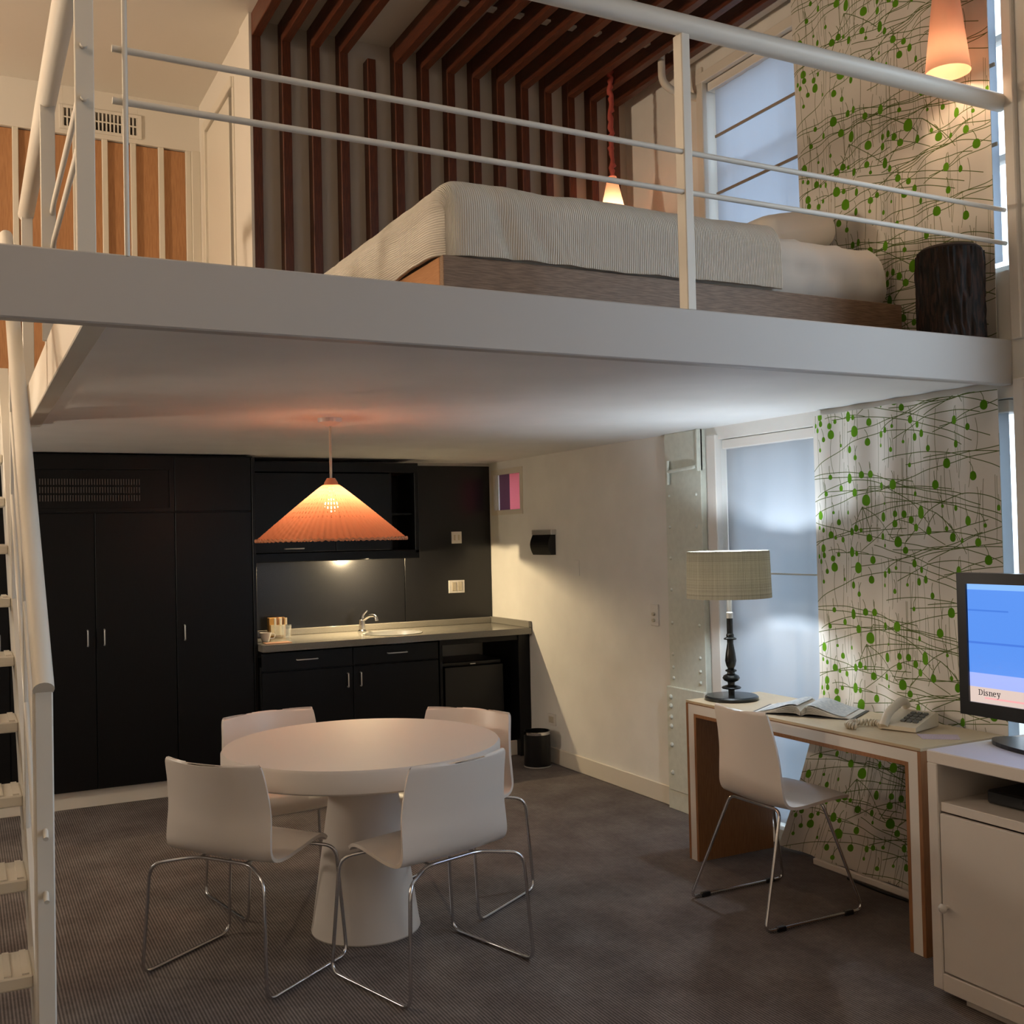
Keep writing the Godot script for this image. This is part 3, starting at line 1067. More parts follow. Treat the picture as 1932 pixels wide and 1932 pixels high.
# ==================================================================== things on the walls
func plate(called: String, label: String, cat: String, m: Material, b: Array) -> Node3D:
	var t := thing(called, label, cat, V((b[0] + b[1]) / 2, (b[2] + b[3]) / 2, (b[4] + b[5]) / 2))
	part_box("plate", m, t, b, 0.002)
	return t

func wall_fittings() -> void:
	var d := DB - 0.018
	var a := plate("wall_switch", "small white switch plate high on the black panel", "switch", M.white, [3.155, 3.235, 1.457, 1.543, d - 0.008, d])
	for x in [3.172, 3.205]:
		part_box("rocker", M.beige_plastic, a, [x, x + 0.014, 1.48, 1.52, d - 0.012, d - 0.007], 0.002)
	a = plate("double_socket", "white double socket above the worktop corner", "socket", M.white, [3.125, 3.25, 1.10, 1.192, d - 0.008, d])
	for x in [3.15, 3.195]:
		part_box("socket_face", M.beige_plastic, a, [x, x + 0.034, 1.115, 1.178, d - 0.011, d - 0.007], 0.002)
	var x := XR
	a = plate("dimmer_switch", "white dimmer plate beside the riveted column", "switch", M.white, [x - 0.01, x, 0.98, 1.10, 4.955, 5.03])
	for y in [1.01, 1.045]:
		var st := mb()
		rod(st, V(x - 0.008, y, 4.992), V(x - 0.022, y, 4.992), 0.010, 14)
		obj("knob", st, M.beige_plastic, a)
	a = plate("blank_plate", "flat cover plate painted over on the plaster wall", "cover plate", M.plaster, [x - 0.004, x, 1.24, 1.34, 5.81, 5.875])
	a = plate("low_socket", "white wall socket above the black bin", "socket", M.white, [x - 0.01, x, 0.245, 0.32, 6.155, 6.255])
	part_box("socket_face", M.beige_plastic, a, [x - 0.013, x - 0.009, 0.262, 0.303, 6.175, 6.235], 0.002)
	# curved black dispenser with a grey top
	a = thing("intercom_box", "black curved box with grey top on the plaster wall", "intercom", V(x, 1.37, 6.22))
	var st := mb()
	var poly := []
	for k in 9:
		var t := float(k) / 8.0
		poly.append(Vector2(-0.035 - 0.022 * sin(PI * t), lerpf(1.372, 1.505, t)))
	poly.append(Vector2(0.0, 1.505))
	poly.append(Vector2(0.0, 1.372))
	slab(st, poly, V(x, 0, 6.11), Vector3(1, 0, 0), Vector3(0, 1, 0), Vector3(0, 0, -0.25))
	obj("cover", st, M.dark_plastic, a)
	part_box("top_cap", M.brushed, a, [x - 0.042, x, 1.505, 1.54, 6.095, 6.365], 0.004)
	# riveted steel column
	st = mb()
	cb(st, x - 0.035, x, 0.105, MU + 0.02, 4.50, 4.82, 0.003)
	cb(st, x - 0.045, x, 0.0, 0.105, 4.49, 4.845, 0.003)
	cb(st, x - 0.05, x, 0.105, 0.665, 4.50, 4.835, 0.003)
	cb(st, x - 0.055, x - 0.02, MU - 0.20, MU + 0.02, 4.50, 4.515, 0.003)
	var col := struct("steel_column", "riveted steel column painted pale green grey", "column", st, M.column)
	var rivet := func(y: float, dd: float, xo: float, r: float) -> void:
		var s := mb()
		var base := V(xo, y, dd)
		gid += 1
		s.set_smooth_group(gid)
		for i in 3:
			for k in 10:
				var pts := []
				for q in [[i, k], [i + 1, k], [i + 1, k + 1], [i, k + 1]]:
					var e: float = q[0] / 3.0 * PI / 2
					var an: float = TAU * q[1] / 10.0
					pts.append(base + Vector3(-sin(e) * r * 0.8, cos(e) * r * cos(an), cos(e) * r * sin(an)))
				if i == 2:
					pts.remove_at(2)
				face(s, pts, (pts[0] + pts[1]) / 2.0 - base)
		obj("rivet", s, M.column, col)
	for y in [1.70, 1.53, 1.36, 1.19, 1.01, 0.84, 0.77]:
		rivet.call(y, 4.785, x - 0.035, 0.010)
		rivet.call(y, 4.545, x - 0.035, 0.010)
	for y in [0.71]:
		rivet.call(y, 4.785, x - 0.035, 0.011)
		rivet.call(y, 4.545, x - 0.035, 0.011)
	for y in [0.61, 0.56, 0.50, 0.45, 0.35, 0.20]:
		rivet.call(y, 4.795, x - 0.05, 0.014)
	st = mb()
	tube(st, fillet([V(x - 0.035, 1.84, 4.78), V(x - 0.052, 1.83, 4.77), V(x - 0.052, 1.84, 4.54), V(x - 0.035, 1.85, 4.53)], 0.02), 0.009, 8)
	rod(st, V(x - 0.05, 1.76, 4.77), V(x - 0.05, 1.89, 4.77), 0.009, 8)
	label_set(obj("pipe_bracket", st, M.column), "pale pipe bracket high on the riveted column", "bracket")
	# curtain track and a bent pipe under the loft ceiling
	st = mb()
	cb(st, x - 0.075, x - 0.02, 3.965, 4.02, 1.0, 4.55, 0.008)
	label_set(obj("curtain_track", st, M.cream), "white curtain track under the slatted ceiling", "curtain track")
	st = mb()
	tube(st, fillet([V(3.27, 3.96, 4.52), V(3.27, 3.85, 4.52), V(3.32, 3.80, 4.50), V(x, 3.79, 4.50)], 0.04), 0.02, 10)
	rod(st, V(3.27, 4.06, 4.52), V(3.27, 3.95, 4.52), 0.02, 10)
	label_set(obj("bent_pipe", st, M.skirting), "short bent white pipe in the loft corner", "pipe")
	# bin
	var b := thing("waste_bin", "round black waste bin with a chrome ring by the skirting", "bin", V(3.335, 0, 6.17))
	var o := V(3.335, 0, 6.17)
	st = mb()
	lathe(st, o, [[0.0, 0.004], [0.088, 0.004], [0.088, 0.008], [0.086, 0.23], [0.080, 0.23], [0.080, 0.02], [0.0, 0.02]], 32)
	obj("body", st, M.dark_plastic, b)
	st = mb()
	lathe(st, o, [[0.0865, 0.208], [0.0895, 0.21], [0.0895, 0.226], [0.0865, 0.228]], 32)
	obj("ring", st, M.chrome, b)
	st = mb()
	lathe(st, o, [[0.0, 0.0], [0.09, 0.0], [0.09, 0.006], [0.086, 0.008]], 32)
	obj("base_ring", st, M.brushed, b)

# ==================================================================== curtains
func curtains() -> void:
	var st := mb()
	sheet(st, func(u: float, v: float) -> Vector3:
		var d := lerpf(2.700, 3.74 - 0.03 * (1.0 - v), u)
		return V(3.452 + 0.009 * sin(u * 37.0 + 0.6 * sin(v * 3.0)), lerpf(MF + 0.012, 3.965, v), d), 70, 20, 0.002, Vector2(-1, -3.05))
	label_set(obj("leaf_curtain", st, M.curtain), "curtain printed with green seeds and stems behind the loft bed", "curtain")
	st = mb()
	sheet(st, func(u: float, v: float) -> Vector3:
		var y := lerpf(0.012, 2.012, v)
		var flare := 0.30 * pow(clampf(1.0 - y / 0.8, 0.0, 1.0), 1.3)
		var d := lerpf(2.705, 3.675 + flare, u)
		return V(3.445 + 0.010 * sin(u * 31.0 + 0.8 * sin(v * 2.0)) - 0.02 * flare, y, d), 70, 24, 0.002, Vector2(-1, -3.4))
	label_set(obj("leaf_curtain", st, M.curtain), "curtain printed with green seeds and stems behind the desk", "curtain")

# ==================================================================== dining table and chairs
func spline(pts: Array, t: float) -> Array:
	var n := pts.size() - 1
	var x := clampf(t, 0.0, 1.0) * n
	var i := mini(int(x), n - 1)
	var f := x - i
	var p0: Array = pts[maxi(i - 1, 0)]
	var p1: Array = pts[i]
	var p2: Array = pts[i + 1]
	var p3: Array = pts[mini(i + 2, n)]
	var out := []
	for k in p1.size():
		out.append(0.5 * (2.0 * p1[k] + (p2[k] - p0[k]) * f + (2.0 * p0[k] - 5.0 * p1[k] + 4.0 * p2[k] - p3[k]) * f * f + (3.0 * p1[k] - p0[k] - 3.0 * p2[k] + p3[k]) * f * f * f))
	return out

# profile rows: forward, height, half width, how far the edges come forward, how far they rise
func chair_shell(prof: Array) -> SurfaceTool:
	var st := mb()
	sheet(st, func(u: float, v: float) -> Vector3:
		var p := spline(prof, v)
		var s := u * 2.0 - 1.0
		return Vector3(s * p[2], p[1] + p[4] * s * s, -(p[0] + p[3] * s * s)), 14, 44, 0.012)
	return st

func dining() -> void:
	var c := V(1.385, 0, 3.99)
	var t := thing("dining_table", "round white pedestal dining table", "table", c)
	var st := mb()
	lathe(st, c, [[0.0, 0.63], [0.528, 0.63], [0.535, 0.637], [0.535, 0.705], [0.528, 0.715], [0.0, 0.715]], 72)
	obj("tabletop", st, M.lacquer, t)
	st = mb()
	lathe(st, c, [[0.0, 0.0], [0.207, 0.0], [0.21, 0.006], [0.205, 0.03], [0.118, 0.63], [0.0, 0.63]], 48)
	obj("pedestal", st, M.lacquer, t)
	# low shell chair on a bent wire sled
	var proto := thing("dining_chair", "", "chair", Vector3.ZERO, "white shell chairs round the table")
	var prof := [[-0.212, 0.748, 0.197, 0.05, 0.0], [-0.209, 0.74, 0.213, 0.05, 0.0], [-0.192, 0.665, 0.221, 0.05, 0.0], [-0.177, 0.58, 0.227, 0.045, 0.0], [-0.172, 0.51, 0.230, 0.035, 0.0], [-0.158, 0.452, 0.232, 0.02, 0.0], [-0.118, 0.42, 0.230, 0.008, 0.004], [-0.045, 0.412, 0.227, 0.0, 0.008], [0.05, 0.424, 0.219, 0.0, 0.006], [0.13, 0.437, 0.211, 0.0, 0.002], [0.19, 0.432, 0.202, -0.004, 0.0], [0.228, 0.412, 0.192, -0.008, 0.0], [0.236, 0.404, 0.173, -0.01, 0.0]]
	obj("shell", chair_shell(prof), M.shell, proto)
	var P := func(f: float, s: float, h: float) -> Vector3: return Vector3(s, h, -f)
	st = mb()
	var loop := [P.call(-0.225, -0.275, 0.007), P.call(-0.205, -0.252, 0.385), P.call(-0.12, -0.12, 0.402), P.call(-0.12, 0.12, 0.402), P.call(-0.205, 0.252, 0.385), P.call(-0.225, 0.275, 0.007), P.call(0.215, 0.275, 0.007), P.call(0.20, 0.245, 0.395), P.call(0.12, 0.13, 0.418), P.call(0.12, -0.13, 0.418), P.call(0.20, -0.245, 0.395), P.call(0.215, -0.275, 0.007)]
	tube(st, fillet(loop, 0.045, true, 6), 0.0065, 10, true)
	obj("sled_frame", st, M.chrome, proto)
	for s in [-0.1, 0.1]:
		st = mb()
		rod(st, P.call(-0.12, s, 0.402), P.call(0.12, s, 0.418), 0.006, 8)
		obj("seat_bar", st, M.chrome, proto)
	var places := [[0.893, 3.85, 0.81, 0.586, "white shell chair with its back towards the staircase"], [1.455, 3.495, -0.28, 0.96, "white shell chair with its back towards the television cabinet"], [1.226, 4.524, 0.18, -0.98, "white shell chair on the black wardrobe side of the table"], [1.813, 4.148, -0.843, -0.538, "white shell chair on the waste bin side of the table"]]
	for k in 4:
		var q: Array = places[k]
		var ch: Node3D = proto if k == 0 else proto.duplicate()
		if k > 0:
			ch.name = numbered("dining_chair")
			add_child(ch, true)
		ch.position = V(q[0], 0, q[1])
		ch.rotation.y = atan2(-q[2], q[3])
		ch.set_meta("label", q[4])

# ==================================================================== desk
func desk_area() -> void:
	var x0 := 2.975
	var x1 := 3.41
	var d0 := 2.69
	var d1 := 4.05
	var t := thing("writing_desk", "waterfall writing desk in white and brown ply under the lamp", "desk", V(3.2, 0, 3.37))
	var th := 0.072
	# plywood skin outside and inside, white core set a little back in the front edge
	var e := 0.015
	var st := mb()
	slab(st, [Vector2(d0, 0.0), Vector2(d0 + e, 0.0), Vector2(d0 + e, 0.727 - e), Vector2(d1 - e, 0.727 - e), Vector2(d1 - e, 0.0), Vector2(d1, 0.0), Vector2(d1, 0.7145), Vector2(d0, 0.7145)], V(x0, 0, 0), Vector3(0, 0, -1), Vector3.UP, Vector3(x1 - x0, 0, 0))
	obj("outer_skin", st, M.ply, t)
	part_box("desktop", M.veneer, t, [x0, x1, 0.7152, 0.727, d0, d1], 0.001)
	st = mb()
	slab(st, [Vector2(d0 + th - e, 0.0), Vector2(d0 + th, 0.0), Vector2(d0 + th, 0.727 - th), Vector2(d1 - th, 0.727 - th), Vector2(d1 - th, 0.0), Vector2(d1 - th + e, 0.0), Vector2(d1 - th + e, 0.727 - th + e), Vector2(d0 + th - e, 0.727 - th + e)], V(x0, 0, 0), Vector3(0, 0, -1), Vector3.UP, Vector3(x1 - x0, 0, 0))
	obj("inner_skin", st, M.ply, t)
	st = mb()
	slab(st, [Vector2(d0 + e, 0.0), Vector2(d0 + th - e, 0.0), Vector2(d0 + th - e, 0.727 - th + e), Vector2(d1 - th + e, 0.727 - th + e), Vector2(d1 - th + e, 0.0), Vector2(d1 - e, 0.0), Vector2(d1 - e, 0.727 - e), Vector2(d0 + e, 0.727 - e)], V(x0 + 0.001, 0, 0), Vector3(0, 0, -1), Vector3.UP, Vector3(x1 - x0 - 0.002, 0, 0))
	obj("white_core", st, M.white, t)
	# desk chair
	var ch := thing("desk_chair", "taller white shell chair drawn up to the desk", "chair", Vector3.ZERO)
	var prof := [[-0.178, 0.795, 0.14, 0.03, 0.0], [-0.176, 0.787, 0.158, 0.03, 0.0], [-0.160, 0.70, 0.168, 0.035, 0.0], [-0.146, 0.61, 0.178, 0.035, 0.0], [-0.138, 0.53, 0.186, 0.03, 0.0], [-0.122, 0.465, 0.192, 0.02, 0.002], [-0.08, 0.430, 0.195, 0.006, 0.006], [-0.01, 0.424, 0.196, 0.0, 0.008], [0.09, 0.436, 0.196, 0.0, 0.005], [0.18, 0.445, 0.19, 0.0, 0.0], [0.25, 0.438, 0.175, -0.01, 0.0], [0.268, 0.43, 0.155, -0.02, 0.0]]
	obj("shell", chair_shell(prof), M.shell, ch)
	var P := func(f: float, s: float, h: float) -> Vector3: return Vector3(s, h, -f)
	st = mb()
	tube(st, fillet([P.call(-0.245, -0.228, 0.008), P.call(-0.09, -0.15, 0.420), P.call(-0.09, 0.15, 0.420), P.call(-0.245, 0.228, 0.008), P.call(0.245, 0.228, 0.008), P.call(0.12, 0.15, 0.430), P.call(0.12, -0.15, 0.430), P.call(0.245, -0.228, 0.008)], 0.035, true, 6), 0.0065, 10, true)
	obj("sled_frame", st, M.chrome, ch)
	for s in [-0.228, 0.228]:
		for f in [-0.17, 0.17]:
			st = mb()
			cb(st, s - 0.011, s + 0.011, 0.0, 0.018, f - 0.022, f + 0.022, 0.004)
			obj("glide", st, M.dark_plastic, ch)
	ch.position = V(2.887, 0, 3.37)
	ch.rotation.y = -PI / 2
	# open book
	var bk := thing("open_book", "open illustrated book lying on the desk", "book", V(3.2, 0.727, 3.47))
	var ctr := V(3.19, 0.7275, 3.47)
	var along := Vector3(0.52, 0, -0.30).normalized()   # spine direction
	var across := Vector3(0.30, 0, 0.52).normalized()
	st = mb()
	slab(st, [Vector2(-0.125, -0.215), Vector2(0.125, -0.215), Vector2(0.125, 0.215), Vector2(-0.125, 0.215)], ctr, along, across, Vector3(0, 0.003, 0))
	obj("cover", st, mat(Color(0.20, 0.20, 0.21), 0.5), bk)
	for s in [-1.0, 1.0]:
		st = mb()
		for k in 8:
			var w := 0.20 - 0.003 * k
			sheet(st, func(u: float, v: float) -> Vector3:
				var h: float = 0.004 + 0.0024 * k * (1.0 - 0.75 * v) + 0.030 * sin(PI * pow(v, 0.6)) * (1.0 - v) * (0.4 + 0.09 * k)
				return ctr + along * lerpf(-0.12, 0.12, u) + across * (s * (0.002 + w * v)) + Vector3(0, h, 0), 2, 12, 0.0012)
		obj("pages", st, M.page, bk)
		st = mb()
		sheet(st, func(u: float, v: float) -> Vector3:
			var vv := lerpf(0.08, 0.98, v)
			var h: float = 0.006 + 0.0024 * 8 * (1.0 - 0.75 * vv) + 0.030 * sin(PI * pow(vv, 0.6)) * (1.0 - vv) * 1.15
			return ctr + along * lerpf(-0.115, 0.115, u) + across * (s * (0.002 + 0.18 * vv)) + Vector3(0, h, 0), 2, 12, 0.0008)
		obj("printed_leaf", st, M.paper, bk)
	# telephone
	var ph := thing("telephone", "beige desk telephone with a coiled cord", "telephone", V(3.25, 0.727, 3.0))
	var o := V(3.25, 0.727, 2.99)
	var fx := Vector3(-0.96, 0, 0.28)    # towards the user
	var rx := Vector3(0.28, 0, 0.96)     # to the user's right
	st = mb()
	slab(st, [Vector2(-0.09, 0.004), Vector2(0.10, 0.004), Vector2(0.10, 0.020), Vector2(-0.075, 0.058), Vector2(-0.09, 0.052)], o - rx * 0.075, fx, Vector3.UP, rx * 0.15)
	obj("body", st, M.beige_plastic, ph)
	var sl := (Vector3(0, -0.038, 0) + fx * 0.175).normalized()
	var nn := rx.cross(sl).normalized()
	if nn.y < 0:
		nn = -nn
	for r in 4:
		for k in 3:
			st = mb()
			var pc := o + Vector3(0, 0.050, 0) - fx * 0.035 + sl * (0.028 * r) + rx * (0.002 + 0.024 * k)
			slab(st, [Vector2(-0.009, -0.009), Vector2(0.009, -0.009), Vector2(0.009, 0.009), Vector2(-0.009, 0.009)], pc - nn * 0.004, sl, rx, nn * 0.010)
			obj("key", st, M.button, ph)
	st = mb()
	var hs := o - rx * 0.05 + Vector3(0, 0.050, 0)
	tube(st, fillet([hs - fx * 0.085 + Vector3(0, 0.018, 0), hs - fx * 0.06 + Vector3(0, 0.048, 0), hs + fx * 0.07 + Vector3(0, 0.012, 0), hs + fx * 0.105 + Vector3(0, -0.035, 0)], 0.04, false, 6), 0.0165, 12)
	obj("handset", st, M.beige_plastic, ph)
	st = mb()
	var coil := []
	for k in 260:
		var tt := float(k) / 259.0
		var base := V(3.13, 0.727, 3.07).lerp(V(3.09, 0.727, 3.10), tt) + Vector3(0.05 * sin(tt * 5.5), 0.0145, 0.045 * cos(tt * 5.5))
		var rad := Vector3(sin(tt * 5.5), 0, cos(tt * 5.5))
		coil.append(base + (rad * cos(tt * 140.0) + Vector3.UP * sin(tt * 140.0)) * 0.010)
	tube(st, coil, 0.0042, 6)
	obj("coiled_cord", st, M.beige_plastic, ph)
	st = mb()
	slab(st, [Vector2(-0.07, -0.045), Vector2(0.075, -0.05), Vector2(0.07, 0.045), Vector2(-0.06, 0.05)], V(3.19, 0.7272, 2.80), Vector3(0.75, 0, 0.66), Vector3(-0.66, 0, 0.75), Vector3(0, 0.0015, 0))
	label_set(obj("leaflet", st, grained(Color(0.88, 0.86, 0.86), Color(0.62, 0.50, 0.62), Vector3(16, 16, 16), 0.5, 0.03, 33)), "small printed leaflet beside the telephone", "leaflet")

# ==================================================================== television
func tv_area() -> void:
	var x0 := 2.755
	var dE := 2.468
	var t := thing("tv_cabinet", "white television cabinet with an open niche and round knob", "cabinet", V(3.1, 0, 1.9))
	part_box("top_board", M.cabinet, t, [x0, 3.42, 0.745, 0.785, 1.35, dE], 0.003)
	part_box("side_board", M.cabinet, t, [x0, 3.42, 0.03, 0.745, dE - 0.04, dE], 0.003)
	part_box("side_board", M.cabinet, t, [x0, 3.42, 0.03, 0.745, 1.35, 1.39], 0.003)
	part_box("back_board", M.cabinet, t, [3.40, 3.42, 0.05, 0.745, 1.39, dE - 0.04], 0.002)
	part_box("shelf", M.cabinet, t, [x0 + 0.012, 3.40, 0.595, 0.625, 1.39, dE - 0.04], 0.002)
	part_box("bottom_board", M.cabinet, t, [x0, 3.40, 0.03, 0.085, 1.39, dE - 0.04], 0.002)
	part_box("plinth", M.cabinet, t, [x0 + 0.03, 3.38, 0.0, 0.03, 1.40, dE - 0.10], 0.002)
	for k in 2:
		var st := mb()
		cb(st, x0 + 0.002, x0 + 0.02, 0.09, 0.590, [1.915, 1.393][k], [dE - 0.043, 1.909][k], 0.003)
		var dr := obj("door", st, M.cabinet, t)
		st = mb()
		var kd: float = [dE - 0.065, 1.44][k]
		gid += 1
		tube(st, [V(x0 + 0.002, 0.30, kd), V(x0 - 0.010, 0.30, kd), V(x0 - 0.014, 0.30, kd), V(x0 - 0.022, 0.30, kd), V(x0 - 0.029, 0.30, kd), V(x0 - 0.032, 0.30, kd)], [0.006, 0.006, 0.012, 0.015, 0.012, 0.004], 16)
		obj("knob", st, M.white, dr)
	# player on the shelf
	var pl := thing("disc_player", "slim black disc player in the cabinet niche", "disc player", V(3.0, 0.625, 2.1))
	part_box("case", M.dark_plastic, pl, [2.86, 3.14, 0.630, 0.672, 1.95, 2.33], 0.006)
	part_box("display", mat(Color(0.08, 0.09, 0.11), 0.15), pl, [2.857, 2.861, 0.64, 0.66, 2.05, 2.2], 0.001)
	for q in [[2.88, 1.98], [2.88, 2.28], [3.10, 1.98], [3.10, 2.28]]:
		part_box("foot", M.dark_plastic, pl, [q[0], q[0] + 0.02, 0.625, 0.631, q[1], q[1] + 0.02], 0.001)
	# television
	var X := 3.0
	var tv := thing("television", "black flat television showing a blue cartoon scene", "television", V(3.05, 0.785, 2.1))
	var st2 := mb()
	var a := 1.735
	var b := 2.537
	var lo := 0.868
	var hi := 1.343
	var bz := 0.036
	bx(st2, X, X + 0.05, hi - bz, hi, a, b)
	bx(st2, X, X + 0.05, lo, lo + 0.045, a, b)
	bx(st2, X, X + 0.05, lo + 0.045, hi - bz, b - bz, b)
	bx(st2, X, X + 0.05, lo + 0.045, hi - bz, a, a + bz)
	cb(st2, X + 0.012, X + 0.06, lo + 0.002, hi - 0.002, a + 0.002, b - 0.002, 0.01)
	obj("bezel", st2, M.dark_plastic, tv)
	st2 = mb()
	var s0 := b - bz
	var s1 := a + bz
	var q4 := [V(X + 0.008, lo + 0.045, s0), V(X + 0.008, lo + 0.045, s1), V(X + 0.008, hi - bz, s1), V(X + 0.008, hi - bz, s0)]
	var uvs := [Vector2(0, 1), Vector2(1, 1), Vector2(1, 0), Vector2(0, 0)]
	for tri in [[0, 2, 1], [0, 3, 2]]:
		for k in tri:
			st2.set_uv(uvs[k])
			st2.add_vertex(q4[k])
	obj("screen", st2, screen_material(), tv)
	var tm := TextMesh.new()
	tm.text = "Disney"
	tm.font = SystemFont.new()
	tm.font.font_names = PackedStringArray(["Droid Serif"])
	tm.font_size = 24
	tm.pixel_size = 0.0011
	tm.depth = 0.001
	var lt := MeshInstance3D.new()
	lt.name = "lettering"
	lt.mesh = tm
	lt.material_override = mat(Color(0.10, 0.12, 0.2), 0.8)
	tv.add_child(lt, true)
	lt.position = V(X + 0.0065, 0.948, 2.425) - (tv.get_meta("made_at") as Vector3)
	lt.rotation.y = -PI / 2
	st2 = mb()
	var ring := []
	for k in 40:
		ring.append(Vector2(0.125 * cos(TAU * k / 40), 0.305 * sin(TAU * k / 40)))
	slab(st2, ring, V(3.05, 0.785, 2.136), Vector3(1, 0, 0), Vector3(0, 0, -1), Vector3(0, 0.014, 0))
	obj("stand_base", st2, M.dark_plastic, tv)
	st2 = mb()
	rod(st2, V(3.06, 0.797, 2.13), V(3.055, 0.90, 2.13), 0.025, 16)
	obj("stand_neck", st2, M.dark_plastic, tv)
	area(V(X - 0.004, 1.1, (a + b) / 2), Vector3(-1, 0, 0), Vector2(0.7, 0.38), Color(0.62, 0.75, 1.0), 0.06)

func screen_material() -> StandardMaterial3D:
	var im := Image.create(512, 288, false, Image.FORMAT_RGB8)
	im.fill(Color(0.33, 0.53, 0.86))
	im.fill_rect(Rect2i(0, 0, 512, 14), Color(0.50, 0.68, 0.93))
	im.fill_rect(Rect2i(0, 62, 110, 4), Color(0.27, 0.46, 0.80))
	im.fill_rect(Rect2i(0, 140, 512, 5), Color(0.27, 0.45, 0.80))
	im.fill_rect(Rect2i(0, 216, 512, 40), Color(0.60, 0.66, 0.93))
	im.fill_rect(Rect2i(0, 250, 512, 38), Color(0.80, 0.72, 0.68))
	im.fill_rect(Rect2i(40, 273, 130, 4), Color(0.92, 0.62, 0.62))
	im.fill_rect(Rect2i(300, 60, 120, 120), Color(0.46, 0.62, 0.90))
	im.fill_rect(Rect2i(310, 70, 100, 100), Color(0.66, 0.80, 0.95))
	var m := mat(Color(0.02, 0.02, 0.02), 0.12)
	m.emission_enabled = true
	m.emission_texture = ImageTexture.create_from_image(im)
	m.emission = Color.BLACK
	m.emission_energy_multiplier = 0.95
	return m

